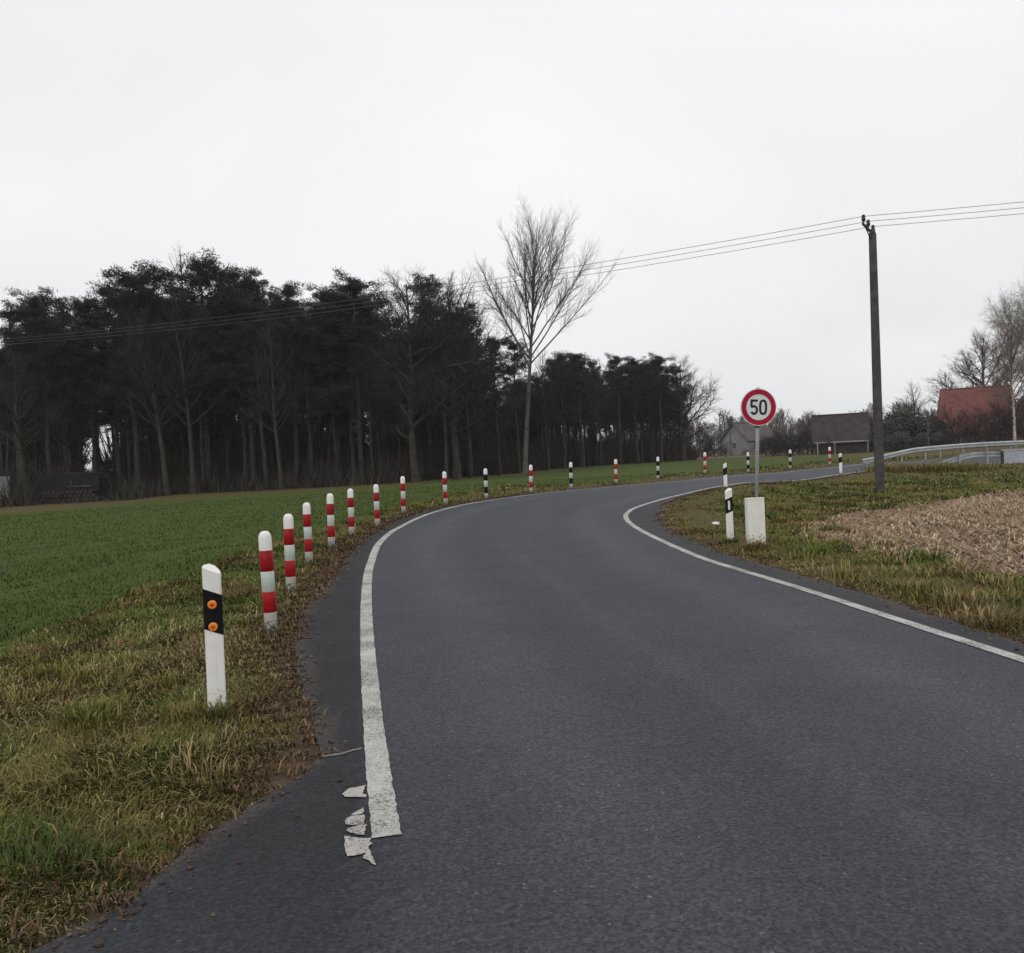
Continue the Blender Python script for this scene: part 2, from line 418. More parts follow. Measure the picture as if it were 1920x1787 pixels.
# ------------------------------------------------------------------ ground: one sheet to the horizon
def axis(parts):
    out = []
    for a, b, s in parts: out += list(np.arange(a, b, s))
    return np.array(out)
gx = np.r_[-690, -400, -220, -150, axis([(-110, -44, 4), (-44, -14, 1.0), (-14, 15, 0.25), (15, 50, 0.8), (50, 130, 5)]), 150, 220, 400, 690]
gy = np.r_[-540, -200, -90, -45, axis([(-20, -2, 1.5), (-2, 27, 0.25), (27, 62, 0.6), (62, 110, 1.6), (110, 200, 6)]), 230, 300, 450, 640, 840]
GX, GY = np.meshgrid(gx, gy, indexing='ij')
xf, yf = GX.ravel(), GY.ravel()
zf = H(xf, yf)
dr = off_road(xf, yf)
dc = sdist(xf, yf, CROP); dst = sdist(xf, yf, STUB); dfo = sdist(xf, yf, FOREST)
wob = (fbm(xf, yf, 0.6, 21) - 0.5) * 1.6
mc = ss(-0.5, 0.5, dc + wob); ms = ss(-0.5, 0.5, dst + wob * 0.8); mf = ss(-0.8, 0.8, dfo + wob)
me_ = ss(0.55, 0.0, dr + (fbm(xf, yf, 1.2, 33) - 0.5) * 0.5)
zf = zf - 0.025 - 0.05 * ss(-0.3, -0.8, dr) + (fbm(xf, yf, 1.5, 4) - 0.5) * 0.07 * ss(0.15, 0.8, dr) * (np.hypot(xf, yf) < 60)
zf += 0.10 * ss(0.2, 0.9, dr) * ss(1.9, 0.9, dr) * (vnoise(xf, yf, 0.5, 61)) * (xf > 2)      # lip of the right-hand verge
g = Geo()
nx, ny = len(gx), len(gy)
ii = (np.arange(nx - 1)[:, None] * ny + np.arange(ny - 1)[None, :]).ravel()
g.add(np.c_[xf, yf, zf], np.c_[ii, ii + ny, ii + ny + 1, ii + 1].tolist(), np.c_[mc, ms, mf])
EDGE_ATTR = me_
def ground_mat():
    m = bpy.data.materials.new('ground_soil_and_turf'); m.use_nodes = True
    N = m.node_tree.nodes; L = m.node_tree.links; b = N['Principled BSDF']
    b.inputs['Roughness'].default_value = 0.95; b.inputs['Specular IOR Level'].default_value = 0.1
    t = N.new('ShaderNodeTexCoord')
    def noise(sc, det=6, rough=0.6, vec=None):
        n = N.new('ShaderNodeTexNoise'); n.inputs['Scale'].default_value = sc; n.inputs['Detail'].default_value = det; n.inputs['Roughness'].default_value = rough
        L.new(vec or t.outputs['Object'], n.inputs['Vector']); return n.outputs['Fac']
    def ramp(src, stops):
        r = N.new('ShaderNodeValToRGB'); e = r.color_ramp.elements
        while len(e) < len(stops): e.new(0.5)
        for k, (p, c) in enumerate(stops): e[k].position = p; e[k].color = (*c, 1)
        L.new(src, r.inputs[0]); return r.outputs[0]
    def mix(f, a, c, mode='MIX'):
        x = N.new('ShaderNodeMixRGB'); x.blend_type = mode
        if isinstance(f, float): x.inputs[0].default_value = f
        else: L.new(f, x.inputs[0])
        L.new(a, x.inputs[1]); L.new(c, x.inputs[2]); return x.outputs[0]
    verge = mix(noise(0.55, 5), ramp(noise(9, 9, 0.75), [(0.3, (0.038, 0.046, 0.010)), (0.5, (0.072, 0.074, 0.02)), (0.7, (0.12, 0.10, 0.036))]),
                ramp(noise(14, 9, 0.75), [(0.3, (0.06, 0.042, 0.02)), (0.5, (0.12, 0.085, 0.04)), (0.72, (0.2, 0.15, 0.08))]))
    mp = N.new('ShaderNodeMapping'); mp.inputs['Rotation'].default_value = (0, 0, math.radians(12)); mp.inputs['Scale'].default_value = (1.4, 0.22, 1)
    L.new(t.outputs['Object'], mp.inputs[0])
    crop = mix(noise(0.16, 4), ramp(noise(6, 9, 0.8), [(0.3, (0.048, 0.072, 0.015)), (0.5, (0.066, 0.094, 0.021)), (0.72, (0.092, 0.114, 0.032))]),
               ramp(noise(1.0, 8, 0.7, mp.outputs[0]), [(0.32, (0.046, 0.068, 0.016)), (0.6, (0.066, 0.084, 0.022)), (0.78, (0.095, 0.090, 0.034))]))
    stub = ramp(noise(7, 9, 0.8), [(0.28, (0.15, 0.088, 0.055)), (0.5, (0.27, 0.175, 0.112)), (0.75, (0.40, 0.285, 0.19))])
    fl = ramp(noise(5, 8, 0.7), [(0.3, (0.028, 0.022, 0.015)), (0.55, (0.05, 0.04, 0.025)), (0.75, (0.075, 0.068, 0.035))])
    a = N.new('ShaderNodeVertexColor'); a.layer_name = 'tint'
    s = N.new('ShaderNodeSeparateColor'); L.new(a.outputs[0], s.inputs[0])
    c = mix(s.outputs[0], verge, crop); c = mix(s.outputs[1], c, stub); c = mix(s.outputs[2], c, fl)
    ea = N.new('ShaderNodeVertexColor'); ea.layer_name = 'edge'
    soil = ramp(noise(22, 8, 0.75), [(0.3, (0.055, 0.038, 0.026)), (0.5, (0.11, 0.075, 0.05)), (0.72, (0.19, 0.14, 0.10))])
    c = mix(ea.outputs[0], c, soil)
    L.new(c, b.inputs['Base Color'])
    bm = N.new('ShaderNodeBump'); bm.inputs['Strength'].default_value = 0.8; bm.inputs['Distance'].default_value = 0.05
    L.new(noise(16, 8, 0.7), bm.inputs['Height']); L.new(bm.outputs[0], b.inputs['Normal'])
    return m
ground = g.obj('ground', ground_mat(), shade=True)
at_ = ground.data.color_attributes.new('edge', 'FLOAT_COLOR', 'POINT')
at_.data.foreach_set('color', np.repeat(EDGE_ATTR[:, None], 4, 1).astype(np.float32).ravel())
tag(ground, 'grassy ground with green crop field, maize stubble and forest floor', kind='structure')

# ------------------------------------------------------------------ road
def road_mat(name, base, dark, worn=True):
    m = bpy.data.materials.new(name); m.use_nodes = True
    N = m.node_tree.nodes; L = m.node_tree.links; b = N['Principled BSDF']
    b.inputs['Specular IOR Level'].default_value = 0.20
    t = N.new('ShaderNodeTexCoord')
    def noise(sc, det=3, rough=0.5):
        n = N.new('ShaderNodeTexNoise'); n.inputs['Scale'].default_value = sc; n.inputs['Detail'].default_value = det; n.inputs['Roughness'].default_value = rough
        L.new(t.outputs['Object'], n.inputs['Vector']); return n.outputs['Fac']
    def math_(op, a, c):
        x = N.new('ShaderNodeMath'); x.operation = op
        for k, s in enumerate((a, c)):
            if isinstance(s, (int, float)): x.inputs[k].default_value = s
            else: L.new(s, x.inputs[k])
        return x.outputs[0]
    def ramp(src, stops):
        r = N.new('ShaderNodeValToRGB'); e = r.color_ramp.elements
        while len(e) < len(stops): e.new(0.5)
        for k, (p, c) in enumerate(stops): e[k].position = p; e[k].color = (*c, 1)
        L.new(src, r.inputs[0]); return r.outputs[0]
    vo = N.new('ShaderNodeTexVoronoi'); vo.inputs['Scale'].default_value = 80; L.new(t.outputs['Object'], vo.inputs['Vector'])
    grit = ramp(vo.outputs['Color'], [(0.0, [c * 0.48 for c in base]), (0.55, base), (0.92, [c * 1.5 for c in base]), (1.0, [min(1, c * 3.4) for c in base])])
    big = ramp(noise(0.7, 5, 0.55), [(0.3, (0.90, 0.90, 0.92)), (0.7, (1.08, 1.07, 1.06))])
    fine = ramp(noise(38, 4, 0.7), [(0.3, (0.72, 0.72, 0.72)), (0.7, (1.25, 1.25, 1.25))])
    def mul(a, c, f=1.0):
        x = N.new('ShaderNodeMixRGB'); x.blend_type = 'MULTIPLY'; x.inputs[0].default_value = f
        L.new(a, x.inputs[1]); L.new(c, x.inputs[2]); return x.outputs[0]
    c = mul(mul(grit, big), fine)
    a = N.new('ShaderNodeVertexColor'); a.layer_name = 'tint'
    c = mul(c, a.outputs[0])
    L.new(c, b.inputs['Base Color'])
    L.new(ramp(noise(2.0, 4), [(0.3, (0.66,) * 3), (0.7, (0.72,) * 3)]), b.inputs['Roughness'])
    bm = N.new('ShaderNodeBump'); bm.inputs['Strength'].default_value = 0.55; bm.inputs['Distance'].default_value = 0.006
    L.new(vo.outputs['Distance'], bm.inputs['Height']); L.new(bm.outputs[0], b.inputs['Normal'])
    return m
seam = smooth(TP((905,985),(940,1015),(975,1045),(1040,1092),(1130,1155),(1240,1232),(1370,1318),(1500,1402),(1700,1528),(1915,1660)), 400, 10)
ns, nc = len(Le), 57
tt = np.linspace(0, 1, nc); tt = 0.5 - 0.5 * np.cos(math.pi * (0.16 + 0.68 * tt)) ; tt = (tt - tt[0]) / (tt[-1] - tt[0])
RX = Le[:, None, 0] * (1 - tt) + Re[:, None, 0] * tt
RY = Le[:, None, 1] * (1 - tt) + Re[:, None, 1] * tt
RZ = H(RX, RY)
# tint along the lanes: polished wheel tracks are a little paler, the seam and the patched left shoulder darker
dLl = sdist(RX.ravel(), RY.ravel(), np.vstack([[(1.2, -7), (0.25, -1), (-0.35, 2.0)], Lline[::4], Rline[::4][::-1], [(4.6, -7)]])).reshape(RX.shape)
wid = np.maximum(dLl, 0)
tr = 1.0 + 0.24 * np.exp(-((wid - 0.95) / 0.33) ** 2) - 0.08 * np.exp(-((wid - 1.75) / 0.25) ** 2)
dS = np.abs(sdist(RX.ravel(), RY.ravel(), np.vstack([seam[::6], [(60, 2), (60, 60), (-40, 60)]]))).reshape(RX.shape); dS = np.where((RY > 16.5) | (RX > 3.6), 9, dS)
tr += 0.16 * np.exp(-(dS / 0.07) ** 2) - 0.06 * np.exp(-((dS - 0.2) / 0.12) ** 2)
left = RX < np.interp(RY, Lline[::-1, 1], Lline[::-1, 0]) + 0.5
sh_ = ss(0.02, -0.10, dLl) * np.where(left & (RY < 26), 0.34 + 0.32 * ss(2.4, 4.6, RY), 0.45)
sh_ = sh_ * (0.75 + 0.5 * fbm(RX.ravel(), RY.ravel(), 0.9, 43).reshape(RX.shape))
tr = tr * (1 - sh_)
tr *= 1 + (fbm(RX.ravel(), RY.ravel(), 0.35, 71).reshape(RX.shape) - 0.5) * 0.16
edge_d = sdist(RX.ravel(), RY.ravel(), np.vstack([Le[::3], Re[::-3]])).reshape(RX.shape)
soil = ss(0.12, 0.0, edge_d + (fbm(RX.ravel(), RY.ravel(), 2.2, 19).reshape(RX.shape) - 0.5) * 0.26) * 0.7
TRC = tr.ravel()[:, None] * (1 - soil.ravel()[:, None]) + np.array([1.35, 1.02, 0.76]) * soil.ravel()[:, None]
g = Geo()
ii = (np.arange(ns - 1)[:, None] * nc + np.arange(nc - 1)[None, :]).ravel()
g.add(np.c_[RX.ravel(), RY.ravel(), RZ.ravel()], np.c_[ii, ii + nc, ii + nc + 1, ii + 1].tolist(), TRC)
road = g.obj('road', road_mat('worn_asphalt', (0.0480, 0.0500, 0.0605), 0), shade=True)
tag(road, 'grey asphalt country road bending to the right', kind='structure')

def paint_mat(name, base, lo):
    m = mat(name, base, 0.7, 0.1, 8, 0.3)
    N = m.node_tree.nodes; L = m.node_tree.links; b = N['Principled BSDF']
    src = b.inputs['Base Color'].links[0].from_socket
    t = N.new('ShaderNodeTexCoord')
    n = N.new('ShaderNodeTexNoise'); n.inputs['Scale'].default_value = 70; n.inputs['Detail'].default_value = 5; n.inputs['Roughness'].default_value = 0.7
    n2 = N.new('ShaderNodeTexNoise'); n2.inputs['Scale'].default_value = 3; n2.inputs['Detail'].default_value = 3
    L.new(t.outputs['Object'], n.inputs['Vector']); L.new(t.outputs['Object'], n2.inputs['Vector'])
    a = N.new('ShaderNodeMath'); a.operation = 'MULTIPLY_ADD'; L.new(n2.outputs['Fac'], a.inputs[0]); a.inputs[1].default_value = 0.45; L.new(n.outputs['Fac'], a.inputs[2])
    r = N.new('ShaderNodeValToRGB'); r.color_ramp.elements[0].position = lo; r.color_ramp.elements[1].position = lo + 0.13
    L.new(a.outputs[0], r.inputs[0])
    x = N.new('ShaderNodeMixRGB'); L.new(r.outputs[0], x.inputs[0]); L.new(src, x.inputs[1]); x.inputs[2].default_value = (0.12, 0.12, 0.12, 1)
    L.new(x.outputs[0], b.inputs['Base Color'])
    return m
PAINT = paint_mat('worn_road_paint', (0.46, 0.45, 0.42), 0.70)
def ribbon(name, line, width, label, wob=0.004, lift=0.006):
    q = line
    tg = np.gradient(q, axis=0); tg /= np.linalg.norm(tg, axis=1)[:, None]
    nr = np.c_[-tg[:, 1], tg[:, 0]]
    g = Geo(); n = len(q); rs = np.random.RandomState(len(name)); cols = 5
    pts = []
    for k in range(cols):
        o = (k / (cols - 1) - 0.5) * width
        jit = (rs.rand(n) - 0.5) * 2 * wob if k in (0, cols - 1) else 0
        e = q + nr * (o + jit)[:, None] if np.ndim(jit) else q + nr * o
        pts.append(np.c_[e, H(e[:, 0], e[:, 1]) + lift])
    V = np.stack(pts, 1).reshape(-1, 3)
    ii = (np.arange(n - 1)[:, None] * cols + np.arange(cols - 1)[None, :]).ravel()
    g.add(V, np.c_[ii, ii + 1, ii + cols + 1, ii + cols].tolist())
    o = g.obj(name, PAINT)
    tag(o, label, kind='structure')
    return o
ribbon('road_marking', np.vstack([resample(Lline[:140], 900), resample(Lline[139:], 300)[1:]]), 0.125, 'white edge line along the outside of the bend')
ribbon('road_marking', resample(Rline, 700), 0.115, 'white edge line along the inside of the bend')
# remains of an older marking left of the end of the edge line
def patch(name, px, label):
    q = TP(*px); c = q.mean(0)
    rs = np.random.RandomState(len(px))
    out = []
    for a, b in zip(q, np.roll(q, -1, 0)):
        for t in np.linspace(0, 1, 6)[:-1]:
            out.append(a + (b - a) * t + (rs.rand(2) - 0.5) * 0.006)
    out = np.array(out); n = len(out)
    V = np.c_[out, H(out[:, 0], out[:, 1]) + 0.006]
    g = Geo(); g.add(V, [tuple(range(n))])
    tag(g.obj(name, paint_mat('old_road_paint', (0.42, 0.395, 0.365), 0.71)), label, kind='structure')
patch('road_marking', [(641,1491),(655,1480),(672,1477),(685,1474),(684,1480),(680,1490),(688,1493),(687,1497),(668,1496),(648,1496)], 'upper scrap of old white paint beside the edge line')
patch('road_marking', [(657,1530),(668,1524),(681,1516),(683,1522),(679,1528),(668,1530)], 'thin jagged scrap of old white paint')
patch('road_marking', [(647,1538),(660,1532),(684,1530),(683,1548),(672,1550),(648,1548)], 'broad scrap of old white paint in the middle')
patch('road_marking', [(658,1552),(688,1548),(685,1553),(684,1568),(668,1567),(649,1560)], 'scrap of old white paint above the lowest one')
patch('road_marking', [(646,1569),(662,1572),(683,1574),(697,1573),(692,1580),(698,1584),(691,1590),(696,1604),(700,1612),(705,1625),(697,1622),(693,1616),(680,1611),(686,1602),(668,1606),(652,1608),(646,1595)], 'lowest ragged patch of old white paint')
# a thin pale crack across the shoulder
q = resample(TP((604,1420),(640,1415),(662,1408),(678,1405)), 20)
g = Geo(); g.tube(np.c_[q, H(q[:, 0], q[:, 1]) + 0.004], 0.006, 4)
tag(g.obj('pale_crack', mat('crack_sand', (0.22, 0.2, 0.18), 0.9, 0.2, 20)), 'thin pale crack across the dark road shoulder', kind='structure')

# ------------------------------------------------------------------ round marker posts
def post_meshes(dark):
    r = 0.0625; out = []
    bn = [0.0, 0.20, 0.405, 0.605, 0.81]
    body = Geo().lathe([(r, -0.25), (r, 0.93), (r * 0.94, 0.955), (r * 0.78, 0.98), (r * 0.5, 0.996), (r * 0.12, 1.0)], 20)
    out.append(('body', body.mesh('body', MAT['white_post'], True)))
    for k, m in ((1, dark), (3, dark)):
        b = Geo().lathe([(r + 0.0005, bn[k]), (r + 0.0025, bn[k] + 0.002), (r + 0.0025, bn[k + 1] - 0.002), (r + 0.0005, bn[k + 1])], 20)
        out.append(('red_band' if m is MAT['red_band'] else 'black_band', b.mesh('band', m, True)))
    b = Geo().lathe([(r + 0.0005, bn[2] + 0.002), (r + 0.002, bn[2] + 0.004), (r + 0.002, bn[3] - 0.004), (r + 0.0005, bn[3] - 0.002)], 20)
    out.append(('reflective_band', b.mesh('reflective_band', MAT['grey_band'], True)))
    return out
PM = {'red': post_meshes(MAT['red_band']), 'black': post_meshes(MAT['black_band'])}
TOPS = [497, 541, 575, 619, 657, 705, 755, 833, 910, 995, 1070, 1155, 1234, 1323, 1402, 1481, 1555]
KINDS = ['red'] * 8 + ['black', 'red', 'black', 'red', 'black', 'red', 'black', 'black', 'red']
WHERE = ['nearest of the row, just behind the nearest guide post', 'second nearest, with a dark bolt on its foot', 'third from the guide post, at the verge',
         'fourth from the guide post, at the verge', 'fifth from the guide post, at the verge', 'sixth from the guide post, where the bend begins', 'seventh from the guide post, in the bend',
         'directly left of the leftmost black and white post', 'the leftmost of the black and white posts', 'standing in front of the foot of the tall bare tree',
         'first black one right of the tall bare tree', 'second red one right of the tall bare tree', 'standing before the thin right end of the pine wood',
         'reddish one left of the slanted guide post across the road', 'directly left of the speed limit pole', 'right of the speed limit sign, before the dark hedge', 'rightmost of the row, before the brown barn']
for i, (u, v, hp) in enumerate(POSTS):
    p = W(u, v, F / hp); z = h1(p[0], p[1])
    zc = p[2] if abs(p[2] - z) < 0.06 else z
    ry = -(math.atan((u - TOPS[i]) / hp) - ROLL)
    ry = max(-0.03, min(0.03, ry))
    col = 'red and white' if KINDS[i] == 'red' else 'black and white'
    t = thing('marker_post', f'{col} round post, {WHERE[i]}', 'marker post', (p[0], p[1], zc), 0, 'striped round marker posts along the outside of the bend', ry=ry)
    for nm, me in PM[KINDS[i]]: link(nm, me, t)
    if i == 1:
        Geo().lathe([(0.011, 0), (0.011, 0.006), (0.006, 0.009)], 10).obj('bolt', MAT['iron'], t, (0.0, -0.0645, 0.105)).rotation_euler = (math.pi / 2, 0, 0)

# ------------------------------------------------------------------ slanted guide posts
def guide_prof(s=1.0):
    return [(-0.060 * s, -0.028 * s), (-0.052 * s, -0.040 * s), (0.0, -0.044 * s), (0.052 * s, -0.040 * s), (0.060 * s, -0.028 * s), (0.050 * s, 0.012 * s), (0.018 * s, 0.055 * s), (-0.018 * s, 0.055 * s), (-0.050 * s, 0.012 * s)]
def guide_post(p, rz, slope, lights, label, height=1.0, ry=0.0, small=False):
    t = thing('guide_post', label, 'guide post', (p[0], p[1], p[2]), rz, 'white guide posts with a slanted black band', ry=ry)
    def loft(pr, levels, sl):
        n = len(pr); V = []; f = []
        for k, z in enumerate(levels):
            for a, b in pr: V.append((a, b, z + (sl[k] * a)))
        for k in range(len(levels) - 1):
            for i in range(n): f.append((k * n + i, k * n + (i + 1) % n, (k + 1) * n + (i + 1) % n, (k + 1) * n + i))
        f.append(tuple(range(n))[::-1]); f.append(tuple(range((len(levels) - 1) * n, len(levels) * n)))
        g = Geo(); g.add(V, f); return g
    k = height
    body = loft(guide_prof(), [-0.25, 0.0, 0.94 * k], [0, 0, slope])
    # a small sloping cap towards the back
    V = body.v[0]
    n = 9
    for i in range(n):
        V[-n + i][2] += 0.35 * (V[-n + i][1] + 0.04)
    body.obj('body', MAT['white_post'], t)
    loft(guide_prof(1.035), [0.545 * k, 0.805 * k], [slope, slope]).obj('black_band', MAT['black_band'], t)
    if lights == 'orange':
        for zz in (0.76, 0.61):
            r = Geo().lathe([(0.030, 0), (0.030, 0.006), (0.026, 0.010), (0.018, 0.011)], 18).obj('reflector', MAT['orange'], t, (-0.004, -0.0455, zz))
            r.rotation_euler = (math.pi / 2, 0, 0)
            Geo().lathe([(0.013, 0.0112), (0.012, 0.013), (0.004, 0.0145)], 12).obj('lens', MAT['orange_dark'], r)
        Geo().box((0, -0.0448, 0.035), (0.115, 0.004, 0.007)).obj('foot_seam', MAT['iron'], t)
    elif lights == 'bar':
        Geo().box((0.0, -0.0478, 0.675 * k), (0.034, 0.005, 0.165 * k), 0, 0.0015).obj('reflector', MAT['white_refl'], t)
    return t
p = W(408, 1335, 5.82); p[2] = h1(p[0], p[1]) - 0.02
guide_post(p, 0.30, -0.42, 'orange', 'nearest white guide post, two orange reflectors on its black band, left verge', 1.05, ry=0.012)
p = W(1370, 1027, 14.6); p[2] = h1(p[0], p[1]) - 0.02
guide_post(p, -0.2, 0.42, 'bar', 'white guide post with upright white reflector beside the white box', 0.94)
p = W(1361, 913.5, 28.6); p[2] = h1(p[0], p[1]) - 0.1
guide_post(p, -0.35, 0.42, 'none', 'small far guide post half hidden behind the grass, straight above the near one', 0.90)
p = W(1577, 894, 37); p[2] = h1(p[0], p[1])
guide_post(p, -0.35, 0.3, 'none', 'far guide post at the inner road edge left of the wooden pole', 0.93)

# ------------------------------------------------------------------ speed limit sign and white box
sp = W(1418, 1022, 13.8); sp[2] = h1(sp[0], sp[1])
sc = W(1420.5, 763.5, 13.75)
sz = sc[2] - sp[2]
sgn = thing('speed_sign', 'round red and white speed limit sign reading 50 on grey pole', 'road sign', tuple(sp), 0.12, ry=math.atan2(sc[0] - sp[0], sz))
Geo().lathe([(0.030, -0.3), (0.030, sz + 0.31), (0.022, sz + 0.322)], 14, lean=(0.002, 0)).obj('pole', MAT['galv'], sgn, shade=True)
def disc(r0, r1, y0, y1, zc, n=64):
    g = Geo(); V = []; f = []
    th = np.arange(n) / n * 2 * math.pi
    for r, y in ((r0, y1), (r0, y0), (r1, y0), (r1, y1)):
        for t in th: V.append((r * math.cos(t), y, zc + r * math.sin(t)))
    for a in range(4):
        b = (a + 1) % 4
        if r0 == 0 and a in (0, 3): pass
        for k in range(n):
            k2 = (k + 1) % n
            f.append((a * n + k, b * n + k, b * n + k2, a * n + k2))
    g.add(V, f); return g
pl = disc(0.001, 0.300, -0.052, -0.036, sz).obj('sign_plate', MAT['sign_white'], sgn)
disc(0.208, 0.287, -0.056, -0.0525, sz).obj('red_ring', MAT['sign_red'], pl)
for zz in (sz + 0.16, sz - 0.16, sz - 0.315):
    Geo().lathe([(0.037, -0.016), (0.037, 0.016)], 14).obj('clamp', MAT['iron'] if zz < sz - 0.3 else MAT['galv'], sgn, (0, 0, zz))
def stroke(path, wd, y0, y1):
    """a band of constant width along a path in the x-z plane"""
    q = np.asarray(path, float); n = len(q)
    tg = np.gradient(q, axis=0); tg /= np.linalg.norm(tg, axis=1)[:, None]
    nr = np.c_[-tg[:, 1], tg[:, 0]] * wd / 2
    a, b = q + nr, q - nr
    V = [(x, y0, z) for x, z in a] + [(x, y0, z) for x, z in b] + [(x, y1, z) for x, z in a] + [(x, y1, z) for x, z in b]
    f = []
    for i in range(n - 1):
        f += [(i, i + 1, n + i + 1, n + i), (2 * n + i, 3 * n + i, 3 * n + i + 1, 2 * n + i + 1), (i, 2 * n + i, 2 * n + i + 1, i + 1), (n + i, n + i + 1, 3 * n + i + 1, 3 * n + i)]
    f += [(0, n, 3 * n, 2 * n), (n - 1, 3 * n - 1, 4 * n - 1, 2 * n - 1)]
    return V, f
hh, ww, st = 0.124, 0.064, 0.037
def zero(cx):
    rx, rz = ww - st / 2 + 0.004, hh - st / 2
    th = np.linspace(0, 2 * math.pi, 40)
    e = 0.72
    return [(cx + rx * np.sign(math.cos(t)) * abs(math.cos(t)) ** e, sz + rz * np.sign(math.sin(t)) * abs(math.sin(t)) ** e) for t in th]
def five(cx):
    l, r, t, b = cx - ww + st / 2, cx + ww - st / 2, sz + hh - st / 2, sz - hh + st / 2
    top = [(r + 0.012, t), (l, t)]
    stem = [(l + 0.002, t + st / 2), (l - 0.002, sz + 0.012)]
    cz = sz - 0.044; rr = (cz - b)
    bow = [(l - 0.004, sz + 0.022)]
    for a in np.linspace(130, -150, 26):
        bow.append((cx - 0.004 + (r - cx + 0.004) * math.cos(math.radians(a)), cz + rr * math.sin(math.radians(a)) * (1.0 if a < 0 else 0.96)))
    return [top, stem, bow]
g = Geo()
for pth in five(-0.074): V, f = stroke(pth, st, -0.0555, -0.0525); g.add(V, f)
g.obj('digit_five', MAT['sign_black'], pl)
g = Geo(); V, f = stroke(zero(0.074), st, -0.0555, -0.0525); g.add(V, f)
g.obj('digit_zero', MAT['sign_black'], pl)
# white guard at the foot of the sign pole
bx = W(1418, 1020, 13.5)
gb = thing('post_guard', 'white upright sheet guard standing at the foot of the sign pole', 'post guard', (bx[0], bx[1], h1(bx[0], bx[1])), 0.06)
g = Geo(); pr = [(-0.138, -0.055), (-0.125, -0.07), (0.125, -0.07), (0.138, -0.055), (0.138, 0.07), (0.132, 0.07), (0.132, -0.052), (0.120, -0.064), (-0.120, -0.064), (-0.132, -0.052), (-0.132, 0.07), (-0.138, 0.07)]
g.prism(pr, -0.2, 0.77); g.obj('sheet', MAT['guard_white'], gb)
g = Geo(); g.box((0, 0.0, 0.776), (0.284, 0.15, 0.012), 0, 0.012); g.obj('lid', MAT['guard_white'], gb)
for sx in (-0.05, 0.045):
    Geo().box((sx, -0.0715, 0.39), (0.012, 0.005, 0.74), 0, 0.002).obj('rib', MAT['guard_white'], gb)

# pale litter in the grass
p = T(1343, 989); zl = h1(*p)
rs = np.random.RandomState(3); g = Geo(); V = []
for a in range(12):
    for b in range(5):
        t = a / 12 * 2 * math.pi; k = math.sin(math.pi * (b + 0.5) / 5); V.append((0.085 * k * math.cos(t) * (0.75 + 0.5 * rs.rand()), 0.05 * k * math.sin(t) * (0.75 + 0.5 * rs.rand()), 0.05 + 0.035 * math.cos(math.pi * (b + 0.5) / 5) * (0.7 + 0.6 * rs.rand())))
f = [(a * 5 + b, ((a + 1) % 12) * 5 + b, ((a + 1) % 12) * 5 + b + 1, a * 5 + b + 1) for a in range(12) for b in range(4)] + [tuple(a * 5 for a in range(12)), tuple(a * 5 + 4 for a in range(12))[::-1]]
g.add(V, f); tag(g.obj('crumpled_paper', MAT['litter'], None, (p[0], p[1], zl + 0.03)), 'small crumpled white paper in the grass left of the guide post', 'litter')

# ------------------------------------------------------------------ wooden pole and wires
pb = W(1650, 921, 27.6); pb[2] = h1(pb[0], pb[1])
ptop = W(1631, 440, 27.6)
ht = ptop[2] - pb[2]
pole = thing('utility_pole', 'tall dark wooden utility pole with three insulators, right of the sign', 'utility pole', tuple(pb))
lx = (ptop[0] - pb[0]) / ht
g = Geo(); g.lathe([(0.155, -0.4), (0.15, 0.0), (0.135, ht * 0.5), (0.115, ht - 0.06), (0.07, ht + 0.12)], 16, lean=(lx, 0)); g.obj('shaft', MAT['pole_wood'], pole, shade=True)
nearI, farI, midI = W(1619, 409, 26.95), W(1637, 433, 28.3), W(1628, 421, 27.6)
zarm = (nearI[2] + farI[2]) / 2
for q in (nearI, midI, farI): q[2] = zarm
g = Geo()
dirv = (farI - nearI) / np.linalg.norm(farI - nearI)
g.tube([nearI - dirv * 0.12 - pb + [0, 0, -0.16], farI + dirv * 0.15 - pb + [0, 0, -0.16]], 0.045, 6); g.obj('cross_arm', MAT['iron'], pole)
g = Geo(); g.tube([nearI + dirv * 0.25 - pb + [0, 0, -0.18], np.array([lx * ht, 0, ht - 0.35])], 0.02, 6); g.tube([farI - dirv * 0.2 - pb + [0, 0, -0.18], np.array([lx * ht, 0, ht - 0.35])], 0.02, 6)
g.obj('arm_brace', MAT['iron'], pole)
for q in (nearI, midI, farI):
    Geo().lathe([(0.02, -0.16), (0.02, -0.05), (0.055, -0.05), (0.065, 0.02), (0.05, 0.06), (0.06, 0.09), (0.045, 0.14), (0.02, 0.155)], 12).obj('insulator', MAT['iron'], pole, tuple(q - pb), shade=True)
wdir = np.array([-0.934, 0.357, 0])
pw = thing('utility_pole', 'wooden utility pole that carries the wires beyond the left edge', 'utility pole', (0, 0, 0))
SP = 46.0
lp = pb + wdir * SP; lp[2] = h1(lp[0], lp[1]); pw.location = tuple(lp)
for src in pole.children:
    c = src.copy(); COL.objects.link(c); c.parent = pw
for k, (q, nm) in enumerate(((nearI, 'near'), (midI, 'middle'), (farI, 'far'))):
    for sgnn, sag in ((1, 0.62), (-1, 0.55)):
        t = np.linspace(0, SP if sgnn > 0 else 42, 60)
        x = t / t[-1]
        pts = q + sgnn * wdir * t[:, None]
        pts[:, 2] = q[2] + 0.10 - 4 * sag * x * (1 - x)
        g = Geo(); g.tube(pts, 0.0085, 5)
        tag(g.obj('overhead_wire', MAT['wire'], shade=True), f'{["top", "middle", "lowest"][k]} of the three thin wires {"running left from the pole across the wood" if sgnn > 0 else "running right from the pole out of the picture"}', 'wire', 'overhead wires on the utility pole')
rp = pb - wdir * 42; rp[2] = h1(rp[0], rp[1])
